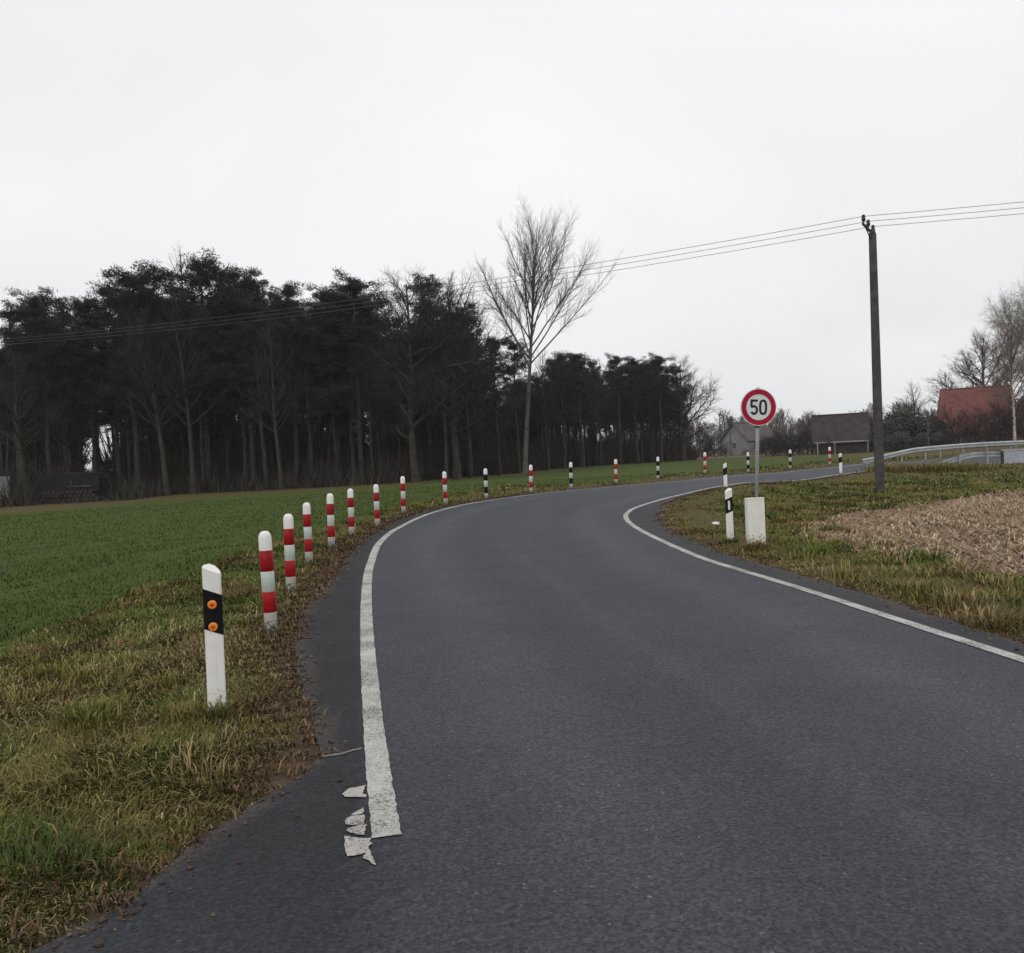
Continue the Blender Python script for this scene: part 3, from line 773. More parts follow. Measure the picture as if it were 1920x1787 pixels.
pw2 = thing('utility_pole', 'wooden utility pole that carries the wires beyond the right edge', 'utility pole', tuple(rp))
for src in pole.children:
    c = src.copy(); COL.objects.link(c); c.parent = pw2

# ------------------------------------------------------------------ guard rails
def wbeam(line3, name_m=MAT['rail']):
    prof = [(0.0, -0.155), (0.05, -0.13), (0.08, -0.10), (0.08, -0.055), (0.02, -0.015), (0.02, 0.015), (0.08, 0.055), (0.08, 0.10), (0.05, 0.13), (0.0, 0.155)]
    q = np.asarray(line3, float); n = len(q)
    tg = np.gradient(q[:, :2], axis=0); tg /= np.linalg.norm(tg, axis=1)[:, None]
    nr = np.c_[tg[:, 1], -tg[:, 0]]
    m = len(prof); V = []
    for side in (0.0, -0.006):
        for i in range(n):
            for a, b in prof: V.append((q[i, 0] + nr[i, 0] * (a + side), q[i, 1] + nr[i, 1] * (a + side), q[i, 2] + b))
    f = []
    for s in (0, n * m):
        for i in range(n - 1):
            for k in range(m - 1): f.append((s + i * m + k, s + i * m + k + 1, s + (i + 1) * m + k + 1, s + (i + 1) * m + k))
    g = Geo(); g.add(V, f); return g
def guard_rail(pl, ramp, height, label, flip=False):
    q = smooth(pl, 80, 3)
    s = np.r_[0, np.cumsum(np.linalg.norm(np.diff(q, axis=0), axis=1))]
    z = H(q[:, 0], q[:, 1]) + (height - 0.155) * ss(-1, ramp, s) + 0.02 * (1 - ss(0, ramp, s))
    t = thing('guard_rail', label, 'guard rail', (q[0, 0], q[0, 1], 0), 0, 'steel guard rails beside the road')
    org = np.array([q[0, 0], q[0, 1], 0])
    L3 = np.c_[q, z]
    wbeam((L3[::-1] if flip else L3) - org).obj('beam', MAT['rail'], t)
    for d in np.arange(1.6, s[-1], 2.0):
        i = int(np.argmin(abs(s - d)))
        if z[i] - h1(*q[i]) < 0.25: continue
        hz = z[i] + 0.14 - h1(*q[i])
        Geo().box((0, 0, hz / 2 - 0.2), (0.055, 0.10, hz + 0.4), 0, 0.006).obj('post', MAT['rail'], t, (q[i, 0] - org[0], q[i, 1] - org[1] + (0.06 if not flip else -0.06), h1(*q[i])))
    return t
guard_rail([W(1616,866,48.5)[:2], W(1660,863,49.6)[:2], W(1720,861,51)[:2], W(1800,856,53)[:2], W(1860,852,54.2)[:2], W(1920,849,55.3)[:2], (45, 58.5), (60, 61), (75, 62.5)], 5.5, 0.78, 'long steel guard rail on the far side of the road, sloping into the ground')
guard_rail([W(1756,873,42.0)[:2], W(1805,871,42.8)[:2], W(1878,870,43.9)[:2]], 3.2, 0.72, 'short steel guard rail on the near side of the road', flip=True)
pa = W(1879, 868, 43.8)[:2]; pc = np.array([42.8, 46.8]); dv = pc - pa; Lp = np.linalg.norm(dv); an = math.atan2(dv[1], dv[0])
par = thing('bridge_parapet', 'grey metal parapet panel at the right edge beyond the near rail', 'parapet', (pa[0], pa[1], h1(*pa)), an)
for k in range(4):
    Geo().box((Lp / 4 * (k + 0.5), 0, 0.33), (Lp / 4 - 0.04, 0.05, 0.66), 0, 0.01).obj('panel', MAT['panel'], par)
Geo().box((Lp / 2, 0, 0.70), (Lp, 0.11, 0.07), 0, 0.02).obj('handrail', MAT['rail'], par)
for k in range(5):
    Geo().box((Lp / 4 * k, -0.03, 0.32), (0.10, 0.12, 0.70), 0, 0.01).obj('post', MAT['iron'], par)

# ------------------------------------------------------------------ trees
def rot_to(d, ang, az):
    d = d / np.linalg.norm(d)
    ref = np.array([0, 0, 1.0]) if abs(d[2]) < 0.9 else np.array([1.0, 0, 0])
    a = np.cross(d, ref); a /= np.linalg.norm(a); b = np.cross(d, a)
    return math.cos(ang) * d + math.sin(ang) * (math.cos(az) * a + math.sin(az) * b)
def grow(p, d, L, r, lev, P, rs, out):
    n = P['seg'][lev]
    pts = [p]; q = p.copy(); dd = d / np.linalg.norm(d)
    for i in range(n):
        dd = dd + rs.randn(3) * P['wander'][lev] + np.array([0, 0, P['up'][lev]])
        dd /= np.linalg.norm(dd)
        q = q + dd * L / n; pts.append(q)
    pts = np.array(pts)
    rad = r * (1 - (1 - P['tip'][lev]) * np.linspace(0, 1, n + 1))
    out[lev].append((pts, rad))
    if lev + 1 >= P['levels']: return
    nb = P['n'][lev]; nb = max(1, int(nb * (0.75 + 0.5 * rs.rand()) * (1 if lev == 0 else min(1.3, 0.45 + L / P['ref'][lev]))))
    az = rs.rand() * 6.28
    for k in range(nb):
        t = P['t0'][lev] + (P['t1'][lev] - P['t0'][lev]) * (k + rs.rand()) / nb
        x = t * n; i = min(int(x), n - 1); fr = x - i
        bp = pts[i] * (1 - fr) + pts[i + 1] * fr
        bd = pts[i + 1] - pts[i]
        az += 2.4 + rs.randn() * 0.5
        ang = P['ang'][lev] * (0.75 + 0.5 * rs.rand()) * (1 - P['angt'][lev] * t)
        shp = P['shape'](t) if lev == 0 else (1 - 0.55 * t)
        bl = (P['len'][lev] if lev == 0 else P['len'][lev] * L) * shp * (0.75 + 0.5 * rs.rand())
        br = (rad[i] * (1 - fr) + rad[i + 1] * fr)
        grow(bp, rot_to(bd, ang, az), bl, min(br * 0.62, P['rad'][lev + 1] * (0.5 + 0.5 * shp)), lev + 1, P, rs, out)
def bare_tree(name, P, seed, mat_trunk, mat_twig, split):
    rs = np.random.RandomState(seed)
    out = [[] for _ in range(P['levels'])]
    grow(np.array([0, 0, -0.2]), np.array([0, 0, 1.0]), P['H'] + 0.2, P['rad'][0], 0, P, rs, out)
    ga, gb = Geo(), Geo()
    for lev, lst in enumerate(out):
        for pts, rad in lst:
            if lev == 0:
                rad = rad.copy(); rad[0] *= 1.25
            (ga if lev < split else gb).tube(pts, rad, [9, 6, 4, 3, 3][lev], cap=False)
    print(name, len(ga.f), len(gb.f))
    return [('trunk', ga.mesh('trunk', mat_trunk, True)), ('crown', gb.mesh('crown', mat_twig))]
def mesh_top(parts):
    t = 0.0
    for nm, me in parts:
        a = np.empty(len(me.vertices) * 3, np.float32); me.vertices.foreach_get('co', a); t = max(t, float(a[2::3].max()))
    return t
TOPZ = {}
def put_tree(name, parts, hgt0, label, cat, loc, hgt, rz, group=None, sx=1.0):
    t = thing(name, label, cat, loc, rz, group)
    key = parts[1][1].name
    if key not in TOPZ: TOPZ[key] = mesh_top(parts)
    k = hgt / TOPZ[key]
    t.scale = (k * sx, k * sx, k)
    for nm, me in parts: link(nm, me, t)
    return t
def at(u, v, d):
    p = W(u, v, d); z = h1(p[0], p[1])
    return (p[0], p[1], z - 0.03), p[2] - z

BIG = dict(H=21.0, levels=5, seg=[12, 9, 6, 4, 3], wander=[0.02, 0.045, 0.07, 0.10, 0.12], up=[0.0, 0.05, 0.07, 0.05, 0.03], tip=[0.10, 0.16, 0.22, 0.35, 0.5],
           n=[30, 13, 8, 5], t0=[0.43, 0.22, 0.2, 0.2], t1=[0.93, 0.98, 0.98, 1.0], ang=[0.74, 0.50, 0.6, 0.65], angt=[0.35, 0, 0, 0], ref=[1, 5.5, 2.2, 0.9],
           len=[10.2, 0.36, 0.44, 0.5], rad=[0.24, 0.085, 0.032, 0.015, 0.008], shape=lambda t: max(0.2, 1.34 - 0.98 * t))
OAK = dict(H=13.0, levels=5, seg=[8, 8, 6, 4, 3], wander=[0.05, 0.12, 0.14, 0.16, 0.18], up=[0.0, 0.045, 0.04, 0.02, 0.0], tip=[0.12, 0.2, 0.25, 0.35, 0.5],
           n=[30, 13, 8, 5], t0=[0.22, 0.25, 0.2, 0.2], t1=[0.98, 1.0, 1.0, 1.0], ang=[1.25, 0.75, 0.8, 0.8], angt=[0.45, 0, 0, 0], ref=[1, 3.5, 1.6, 0.8],
           len=[5.2, 0.45, 0.46, 0.5], rad=[0.28, 0.10, 0.045, 0.022, 0.013], shape=lambda t: max(0.25, 1.2 * math.sin(math.pi * min(1, 0.28 + 0.66 * t))))
SLIM = dict(OAK, H=14.0, n=[32, 9, 6, 4], t0=[0.34, 0.25, 0.2, 0.2], ang=[0.85, 0.6, 0.6, 0.7], len=[3.6, 0.42, 0.46, 0.5], up=[0, 0.06, 0.05, 0.03, 0], rad=[0.17, 0.06, 0.03, 0.018, 0.012], wander=[0.03, 0.08, 0.1, 0.12, 0.15])
BIRCH = dict(H=15.5, levels=5, seg=[12, 8, 7, 6, 4], wander=[0.03, 0.06, 0.08, 0.08, 0.1], up=[0.0, 0.06, -0.06, -0.22, -0.25], tip=[0.12, 0.2, 0.3, 0.4, 0.5],
             n=[38, 12, 8, 5], t0=[0.24, 0.2, 0.15, 0.15], t1=[0.98, 1.0, 1.0, 1.0], ang=[0.75, 0.6, 0.7, 0.5], angt=[0.3, 0, 0, 0], ref=[1, 4.0, 2.2, 1.2],
             len=[5.4, 0.44, 0.6, 0.55], rad=[0.17, 0.06, 0.028, 0.017, 0.012], shape=lambda t: max(0.25, 1.15 * math.sin(math.pi * min(1, 0.3 + 0.62 * t))))
BUSH = dict(H=2.6, levels=4, seg=[4, 5, 4, 3], wander=[0.15, 0.14, 0.16, 0.2], up=[0.0, 0.05, 0.04, 0.03], tip=[0.3, 0.3, 0.4, 0.5], n=[34, 11, 8], t0=[0.02, 0.15, 0.15], t1=[0.95, 1.0, 1.0],
            ang=[1.0, 0.6, 0.7], angt=[0.4, 0, 0], ref=[1, 1.5, 0.8], len=[2.3, 0.5, 0.5], rad=[0.05, 0.028, 0.016, 0.011], shape=lambda t: 1.1 - 0.5 * t)
T_BIG = bare_tree('big', BIG, 11, MAT['bark_grey'], MAT['twig'], 3)
T_OAK = [bare_tree('oak', OAK, s, MAT['bark'], MAT['twig_dark'], 2) for s in (3, 8)]
T_SLIM = [bare_tree('slim', SLIM, s, MAT['bark_green'], MAT['twig_dark'], 1) for s in (5, 6, 7, 21, 22)]
T_BIRCH = bare_tree('birch', BIRCH, 4, MAT['birch'], MAT['twig_tan'], 1)
T_BUSH = [bare_tree('bush', BUSH, s, MAT['twig_dark'], MAT['twig_dark'], 2) for s in (1, 2)]
T_BUSHT = [[(n, me.copy()) for n, me in T_BUSH[0]], [(n, me.copy()) for n, me in T_BUSH[1]]]
for tr_ in T_BUSHT:
    for n, me in tr_: me.materials[0] = MAT['twig_tan']

def leaf_clumps(cent, per, size, rs, length, width, base=(1, 1, 1)):
    """needle bunches: thin triangles fanned out from each clump centre"""
    n = len(cent)
    d = rs.randn(n, per, 3); d /= np.linalg.norm(d, axis=2)[:, :, None]; d[:, :, 2] = np.abs(d[:, :, 2]) * 0.9 + d[:, :, 2] * 0.25
    o = rs.randn(n, per, 3); o = o / np.linalg.norm(o, axis=2)[:, :, None] * rs.rand(n, per, 1) ** 0.45 * size[:, None, None] * np.array([0.95, 0.95, 0.62])
    c = cent[:, None] + o
    s = np.cross(d, rs.randn(n, per, 3)); s /= np.linalg.norm(s, axis=2)[:, :, None] + 1e-9
    L = length * (0.6 + 0.8 * rs.rand(n, per, 1))
    a = c - s * width; b = c + s * width; t = c + d * L
    V = np.stack([a, b, t], 2).reshape(-1, 3)
    tint = (0.65 + 0.7 * rs.rand(n, 1, 1)) * np.ones((n, per, 3))
    tint = tint * (0.8 + 0.4 * rs.rand(n, per, 1))
    tint[:, :, 0] *= (0.85 + 0.5 * rs.rand(n, 1)); 
    return V, np.repeat(tint.reshape(-1, 3), 3, 0) * np.array(base)
def pine(seed, H0=15.0, crown0=0.42, wide=2.3, nb=50, dens=1.0):
    rs = np.random.RandomState(seed)
    g = Geo()
    zs = np.linspace(-0.3, H0 * 0.985, 12)
    wx = np.cumsum(rs.randn(12)) * 0.06; wy = np.cumsum(rs.randn(12)) * 0.06
    wx -= wx[0]; wy -= wy[0]
    tr = np.c_[wx, wy, zs]
    g.tube(tr, 0.17 * (1 - 0.85 * np.linspace(0, 1, 12) ** 1.2) + 0.01, 8, cap=False)
    cent = []; size = []
    for k in range(nb):
        t = crown0 + (0.97 - crown0) * ((k + rs.rand()) / nb) ** 0.9
        z = t * H0
        b0 = np.array([np.interp(z, zs, wx), np.interp(z, zs, wy), z])
        rel = (t - crown0) / (1 - crown0)
        L = wide * (0.28 + 0.86 * math.sin(math.pi * min(1, 0.20 + 0.78 * rel))) * (0.30 + 1.15 * rs.rand())
        az = rs.rand() * 6.28; el = 0.05 + 0.55 * rel + rs.randn() * 0.15
        d = np.array([math.cos(az) * math.cos(el), math.sin(az) * math.cos(el), math.sin(el)])
        pts = [b0]; q = b0.copy()
        for i in range(4):
            d = d + rs.randn(3) * 0.12 + [0, 0, 0.06]; d /= np.linalg.norm(d); q = q + d * L / 4; pts.append(q)
        pts = np.array(pts)
        g.tube(pts, np.linspace(0.045, 0.012, 5), 4, cap=False)
        m = max(2, int((3.2 + L * 2.3) * dens))
        for j in range(m):
            x = 4 * (0.35 + 0.65 * (j + rs.rand()) / m); i = min(3, int(x)); fr = x - i
            c = pts[i] * (1 - fr) + pts[i + 1] * fr + rs.randn(3) * [0.22, 0.22, 0.13]
            cent.append(c); size.append(0.26 + 0.34 * rs.rand())
    for k in range(7):                                     # leading shoots
        a = rs.rand() * 6.28; q = tr[-1] + [math.cos(a) * 0.5 * rs.rand(), math.sin(a) * 0.5 * rs.rand(), -0.9 * rs.rand() + 0.1]
        cent.append(q); size.append(0.22 + 0.2 * rs.rand())
    for k in range(16):                                    # dead lower branches
        z = H0 * (0.16 + (crown0 - 0.12) * rs.rand()); az = rs.rand() * 6.28; L = 0.6 + 1.3 * rs.rand()
        b0 = np.array([np.interp(z, zs, wx), np.interp(z, zs, wy), z])
        g.tube([b0, b0 + [math.cos(az) * L * 0.6, math.sin(az) * L * 0.6, 0.12], b0 + [math.cos(az) * L, math.sin(az) * L, -0.1]], [0.025, 0.017, 0.008], 3, cap=False)
    V, C = leaf_clumps(np.array(cent), 54, np.array(size), rs, 0.22, 0.024)
    me = tri_mesh('crown', V, np.arange(len(V)).reshape(-1, 3), MAT['needles'], C)
    print('pine', len(g.f), len(V) // 3)
    return [('trunk', g.mesh('trunk', MAT['bark'], True)), ('crown', me)]
T_PINE = [pine(1), pine(2, crown0=0.5, wide=2.0), pine(3, crown0=0.36, wide=2.5, nb=54), pine(4, crown0=0.55, wide=2.2, nb=42), pine(5, crown0=0.44, wide=1.8, nb=46), pine(6, crown0=0.5, wide=2.6, nb=44, dens=0.85)]
T_YOUNG = [pine(8, H0=9.0, crown0=0.06, wide=1.9, nb=60), pine(9, H0=10.0, crown0=0.10, wide=2.1, nb=60)]
T_TREE_P = pine(7, crown0=0.66, wide=1.9, nb=40)          # tall bare stem, tufted top

def leafy_bush(seed, rx, rz, n, length=0.16, width=0.05):
    rs = np.random.RandomState(seed)
    d = rs.randn(n, 3); d /= np.linalg.norm(d, axis=1)[:, None]; d[:, 2] = abs(d[:, 2])
    lob = 0.72 + 0.35 * vnoise(np.arctan2(d[:, 1], d[:, 0]) * 1.6 + 9, d[:, 2] * 3 + seed, 1.0, seed)
    rad = (0.45 + 0.55 * rs.rand(n) ** 0.45) * lob
    cent = d * rad[:, None] * [rx, rx, rz * 1.15]
    V, C = leaf_clumps(cent, 16, 0.30 + 0.25 * rs.rand(n), rs, length, width)
    g = Geo()
    for k in range(9):
        a = rs.rand() * 6.28; g.tube([(0.1 * math.cos(a), 0.1 * math.sin(a), -0.1), (rx * 0.3 * math.cos(a), rx * 0.3 * math.sin(a), rz * 0.45), (rx * 0.6 * math.cos(a), rx * 0.6 * math.sin(a), rz * 0.85)], [0.06, 0.04, 0.012], 5, cap=False)
    return [('stems', g.mesh('stems', MAT['twig_dark'], True)), ('foliage', tri_mesh('foliage', V, np.arange(len(V)).reshape(-1, 3), MAT['evergreen'], C))]
T_LEAF = [leafy_bush(3, 1.6, 2.6, 420), leafy_bush(5, 1.9, 2.2, 420)]

# --- the tall bare tree in front of the wood
p = W(985, 893, 63); q_ = W(1000, 374, 63); loc = (p[0], p[1], h1(p[0], p[1]) - 0.03); hg = (q_[2] - loc[2]) * 1.06
BIGROT = 2.1
put_tree('bare_tree', T_BIG, 21.3, 'tall bare tree with fan shaped crown standing alone before the wood', 'tree', loc, hg, 0, None, 0.95).rotation_euler = (Matrix.Rotation(math.atan2(q_[0] - p[0], hg), 3, 'Y') @ Matrix.Rotation(BIGROT, 3, 'Z')).to_euler()

# --- the wood: trees that make its outline
G1 = 'trees of the pine wood'
SIL = [  # u top, v top, depth, kind, label
    (18, 562, 58, 'p3', 'dark pine at the far left edge of the wood'),
    (72, 533, 60, 'p1', 'rounded dark pine right of the left edge, before the notch in the treeline'),
    (112, 552, 66, 'p5', 'dark pine bordering the notch in the treeline on its left'),
    (160, 552, 64, 'p0', 'dark pine bordering the notch in the treeline on its right'),
    (205, 520, 64, 'p2', 'pine with sloping top left of the sharp pine peak'),
    (236, 492, 62, 'p4', 'pine with sharp peak leaning right, left third of the wood'),
    (285, 486, 66, 'p0', 'pine left of the bare twigs that rise above the wood'),
    (330, 452, 74, 's0', 'bare tree whose fine twigs rise above the pines'),
    (372, 470, 64, 'p2', 'highest pine of the wood, left of its middle'),
    (402, 484, 68, 'p1', 'pine just right of the highest pine'),
    (452, 494, 64, 'p5', 'pine with a knobbly top right of the highest pine'),
    (492, 524, 70, 's1', 'bare brown tree filling the dip right of the knobbly pine'),
    (535, 518, 66, 'p4', 'small topped pine in the middle of the wood'),
    (583, 530, 72, 's2', 'bare tree in the middle of the wood, level with the pines'),
    (618, 524, 68, 'p1', 'pine left of the narrow pointed pine'),
    (657, 504, 66, 'p6', 'narrow pointed pine standing out right of the middle'),
    (690, 536, 72, 'p0', 'pine right of the narrow pointed pine'),
    (760, 486, 63, 'o0', 'broad bare oak rising above the right half of the wood'),
    (838, 492, 66, 'o1', 'second broad bare oak, its twigs next to the tall bare tree'),
    (790, 512, 70, 'p3', 'dark pine standing between the two bare oaks'),
    (868, 560, 68, 'p5', 'pine under the right hand bare oak'),
    (925, 626, 72, 'p1', 'low pine left of the tall bare tree'),
    (962, 630, 76, 'p4', 'low pine directly behind the tall bare tree'),
    (1018, 648, 80, 's1', 'thin bare tree right behind the tall bare tree'),
    (1050, 655, 82, 'p0', 'small pine right of the tall bare tree'),
    (1083, 652, 84, 'p2', 'round topped small pine right of the tall bare tree'),
    (1118, 668, 90, 's0', 'slim bare tree in the thin right part of the wood'),
    (1154, 658, 92, 'p6', 'tufted pine on a bare stem in the thin right part of the wood'),
    (1188, 664, 94, 'p4', 'pine between two tufted pines in the thin right part of the wood'),
    (1232, 658, 96, 'p6', 'tufted pine next to the last bare oak'),
    (1212, 672, 100, 's2', 'slim bare tree left of the last bare oak'),
    (1272, 655, 98, 'o0', 'bare oak that ends the wood on the right, low branches drooping'),
]
def kindset(k):
    i = int(k[1])
    if k[0] == 'p': return ('pine_tree', T_PINE[i] if i < 6 else T_TREE_P, 15.0, 'pine tree')
    if k[0] == 's': return ('bare_tree', T_SLIM[i], 14.2, 'bare tree')
    return ('bare_tree', T_OAK[i], 13.4, 'bare tree')
rs = np.random.RandomState(77)
for u, v, d, k, lab in SIL:
    nm, pr, h0, cat = kindset(k)
    loc, hg = at(u, v, d)
    put_tree(nm, pr, h0, lab, cat, loc, hg, rs.rand() * 6.28, G1, 1.0 if k[0] != 'p' else 1.05 + 0.2 * rs.rand())
# edge trees with pale stems in front
EDGE = [(48, 945, 55, 640, 0.34, 'thick pale stem at the edge of the wood beside the white trailer'), (313, 921, 60, 560, 0.30, 'left one of the pair of pale stems at the edge of the wood'),
        (362, 920, 61, 545, 0.27, 'right one of the pair of pale stems at the edge of the wood'), (527, 918, 60, 590, 0.24, 'single pale stem with a slanting branch, middle of the wood edge'),
        (838, 902, 66, 560, 0.22, 'pale stem at the edge of the wood above the last red post before the bend')]
for u, v, d, vt, r, lab in EDGE:
    EI = {48: 3, 313: 4, 362: 0, 527: 3, 838: 4}[u]
    p = W(u, v, d); z = h1(p[0], p[1]); top = (v - vt) / F * d
    t = put_tree('bare_tree', T_SLIM[EI], 14.2, lab, 'bare tree', (p[0], p[1], z - 0.05), top, rs.rand() * 6, G1, 1.0)
    k = top / TOPZ[T_SLIM[EI][1][1].name]
    t.scale = (k * r / 0.17 * 0.8, k * r / 0.17 * 0.8, k)
# inner rows
sil_u = np.array([-80, 0, 75, 128, 150, 235, 300, 372, 450, 530, 620, 657, 700, 760, 850, 880, 910, 940, 1000, 1085, 1130, 1180, 1250, 1290])
sil_v = np.array([580, 570, 545, 590, 570, 510, 500, 490, 510, 540, 540, 530, 550, 520, 530, 570, 630, 650, 655, 655, 668, 665, 660, 690])
cnt = 0; placed = []
while cnt < 264:
    u = -140 + 1430 * rs.rand() if rs.rand() < 0.72 else 1000 + 285 * rs.rand()
    dmin = np.interp(u, [-150, 480, 880, 960, 1050, 1290], [57, 63, 68, 77, 88, 100])
    deep = 52 if u < 1000 else 16
    d = dmin + deep * rs.rand() ** 1.2
    vt = np.interp(u, sil_u, sil_v) + ((34 + 120 * rs.rand() if not 430 < u < 650 else 8 + 75 * rs.rand()) if u < 1000 else 6 + 70 * rs.rand()) - (d - dmin) * 0.2
    if 138 < u < 208 and rs.rand() < 0.85: continue
    loc, hg = at(u, vt, d)
    if hg < 5: continue
    if any((loc[0] - a) ** 2 + (loc[1] - b) ** 2 < 1.7 for a, b in placed): continue
    if sdist([loc[0]], [loc[1]], FOREST)[0] < 0.3: continue
    placed.append((loc[0], loc[1]))
    k = rs.choice(['p0', 'p1', 'p2', 'p3', 'p4', 'p5', 's0', 's1', 's2'], p=[.12, .10, .13, .10, .10, .09, .12, .12, .12])
    nm, pr, h0, cat = kindset(k)
    put_tree(nm, pr, h0, 'dark pine standing inside the wood behind the trees of its edge' if k[0] == 'p' else 'thin bare tree standing inside the dark wood', cat, loc, hg, rs.rand() * 6.28,
             'pines inside the wood' if k[0] == 'p' else 'bare trees inside the wood', 0.9 + 0.3 * rs.rand())
    cnt += 1
cnt = 0
while cnt < 74:                                            # young pines, branched to the ground, that fill the inside of the wood
    u = -120 + 1140 * rs.rand()
    if 132 < u < 212: continue
    dmin = np.interp(u, [-150, 480, 880, 960, 1050, 1290], [57, 63, 68, 77, 88, 100])
    d = dmin + 10 + 34 * rs.rand()
    p = W(u, 880, d); z = h1(p[0], p[1])
    if sdist([p[0]], [p[1]], FOREST)[0] < 2 or any((p[0] - a) ** 2 + (p[1] - b) ** 2 < 1.2 for a, b in placed): continue
    placed.append((p[0], p[1]))
    put_tree('young_pine', T_YOUNG[cnt % 2], 9.0, 'young dark pine branched to the ground deep inside the wood', 'pine tree', (p[0], p[1], z - 0.05), 6.5 + 4.5 * rs.rand(), rs.rand() * 6.28, 'young pines inside the wood', 1.25)
    cnt += 1
# undergrowth along and inside the edge of the wood: one mass of brushwood
def brushwood():
    rs = np.random.RandomState(9); g = Geo(); V = []; Tn = []; C = []
    E = resample(FOREST[1:16], 400)
    n = 34000
    idx = rs.randint(0, 399, n); p = E[idx] + (E[np.minimum(idx + 1, 399)] - E[idx]) * rs.rand(n, 1)
    dep = 1.0 + 48 * rs.rand(n) ** 1.15
    p = p + np.c_[np.zeros(n) + rs.randn(n) * 0.8, dep]
    keep = (sdist(p[:, 0], p[:, 1], FOREST) > 0.2)
    p = p[keep]; n = len(p)
    uu = 960 + F * p[:, 0] / p[:, 1]
    hgt = (0.5 + 2.0 * rs.rand(n)) * (0.45 + 1.0 * vnoise(p[:, 0], p[:, 1], 0.35, 3))
    hgt *= np.where(uu > 1020, 1.7, 1.0 + 1.9 * ss(8, 30, dep[keep]))
    win = (uu > 140) & (uu < 205); hgt = np.where(win, np.minimum(hgt, 1.5), hgt)
    near = (uu > 55) & (uu < 210) & (p[:, 1] < 61); hgt = np.where(near, 0.25, hgt)
    z = H(p[:, 0], p[:, 1])
    base = np.c_[p, z - 0.05]
    az = rs.rand(n) * 6.28; lean = 0.15 + 0.5 * rs.rand(n)
    tip = base + np.c_[np.cos(az) * lean * hgt, np.sin(az) * lean * hgt, hgt]
    w0 = 0.025 + 0.05 * rs.rand(n) * (1 + dep[keep] / 20)
    sx = np.c_[np.ones(n), 0.25 * rs.randn(n), np.zeros(n)] * w0[:, None]
    V = np.stack([base - sx, base + sx, tip], 1).reshape(-1, 3)
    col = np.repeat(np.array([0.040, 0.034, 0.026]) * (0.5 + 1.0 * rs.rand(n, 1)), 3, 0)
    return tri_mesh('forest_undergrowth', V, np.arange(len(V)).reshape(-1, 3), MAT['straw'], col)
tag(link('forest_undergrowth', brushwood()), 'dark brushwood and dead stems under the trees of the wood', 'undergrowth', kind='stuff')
nb = 0
for u in np.arange(-60, 1300, 17.0):
    uu = u + rs.randn() * 6
    dmin = np.interp(uu, [-150, 480, 880, 960, 1050, 1290], [58, 64, 68, 77, 88, 101]) + 1.5 + 9 * rs.rand()
    v0 = np.interp(uu, [0, 480, 880, 1280], [940, 915, 893, 863])
    p = W(uu, v0, dmin); hb = 1.5 + 2.8 * rs.rand() if uu < 1000 else 1.2 + 1.8 * rs.rand()
    if 212 > uu > 55: continue
    put_tree('shrub', T_BUSH[nb % 2], 2.9, 'dark leafless shrub among the stems at the foot of the wood', 'shrub', (p[0], p[1], h1(p[0], p[1]) - 0.05), hb, rs.rand() * 6, 'leafless shrubs under the wood', 1.35)
    nb += 1
# a low dark covered stack and a white trailer at the left edge
p = W(137, 942, 56); z = h1(p[0], p[1])
st_ = thing('wood_stack', 'low dark tarpaulin covered timber stack under the trees at the left', 'wood stack', (p[0], p[1], z), 0.05)
g = Geo(); rs2 = np.random.RandomState(4)
prf = [(-2.05, 0.55), (-2.1, 1.5), (-1.9, 1.82), (-0.6, 1.9), (0.7, 1.86), (1.9, 1.8), (2.1, 1.45), (2.05, 0.6)]
V = [(a + rs2.randn() * 0.03, y, b + rs2.randn() * 0.03) for y in (-0.8, -0.3, 0.3, 0.8) for a, b in prf]
f = [(r_ * 8 + k, r_ * 8 + (k + 1) % 8, (r_ + 1) * 8 + (k + 1) % 8, (r_ + 1) * 8 + k) for r_ in range(3) for k in range(8)] + [tuple(range(8))[::-1], tuple(range(24, 32))]
g.add(V, f).obj('tarpaulin', MAT['tarp'], st_)
g = Geo()
for r_ in range(3):
    for k in range(14 - r_): g.tube([(-1.95 + k * 0.29 + 0.14 * r_, -0.86, 0.14 + r_ * 0.24), (-1.95 + k * 0.29 + 0.14 * r_, 0.8, 0.14 + r_ * 0.24)], 0.12 + 0.02 * rs2.rand(), 8)
g.obj('logs', MAT['twig_dark'], st_)
g = Geo(); g.box((0.85, -0.9, 0.98), (1.5, 0.05, 0.07)); g.box((0.35, -0.9, 1.2), (0.05, 0.05, 0.42)); g.obj('batten', MAT['bark_grey'], st_)
p = W(-22, 946, 55); z = h1(p[0], p[1])
cv = thing('trailer', 'pale box trailer cut off by the left edge of the picture', 'trailer', (p[0] - 0.45, p[1], z), 0.0)
g = Geo(); g.box((0, 0, 1.12), (2.9, 1.7, 1.45), 0, 0.06); g.obj('box_body', MAT['caravan'], cv)
for sx in (-0.6, 0.9):
    g = Geo()
    for yy in (-0.8, 0.8): pass
    w_ = Geo().lathe([(0.2, -0.09), (0.31, -0.08), (0.33, -0.03), (0.33, 0.03), (0.31, 0.08), (0.2, 0.09)], 20).obj('wheel', MAT['tarp'], cv, (sx, -0.78, 0.33)); w_.rotation_euler = (math.pi / 2, 0, 0)
Geo().box((0, 0, 0.36), (2.7, 1.4, 0.06)).obj('chassis', MAT['iron'], cv)
Geo().box((1.0, -0.852, 1.1), (0.03, 0.012, 1.35)).obj('edge_trim', MAT['iron'], cv)

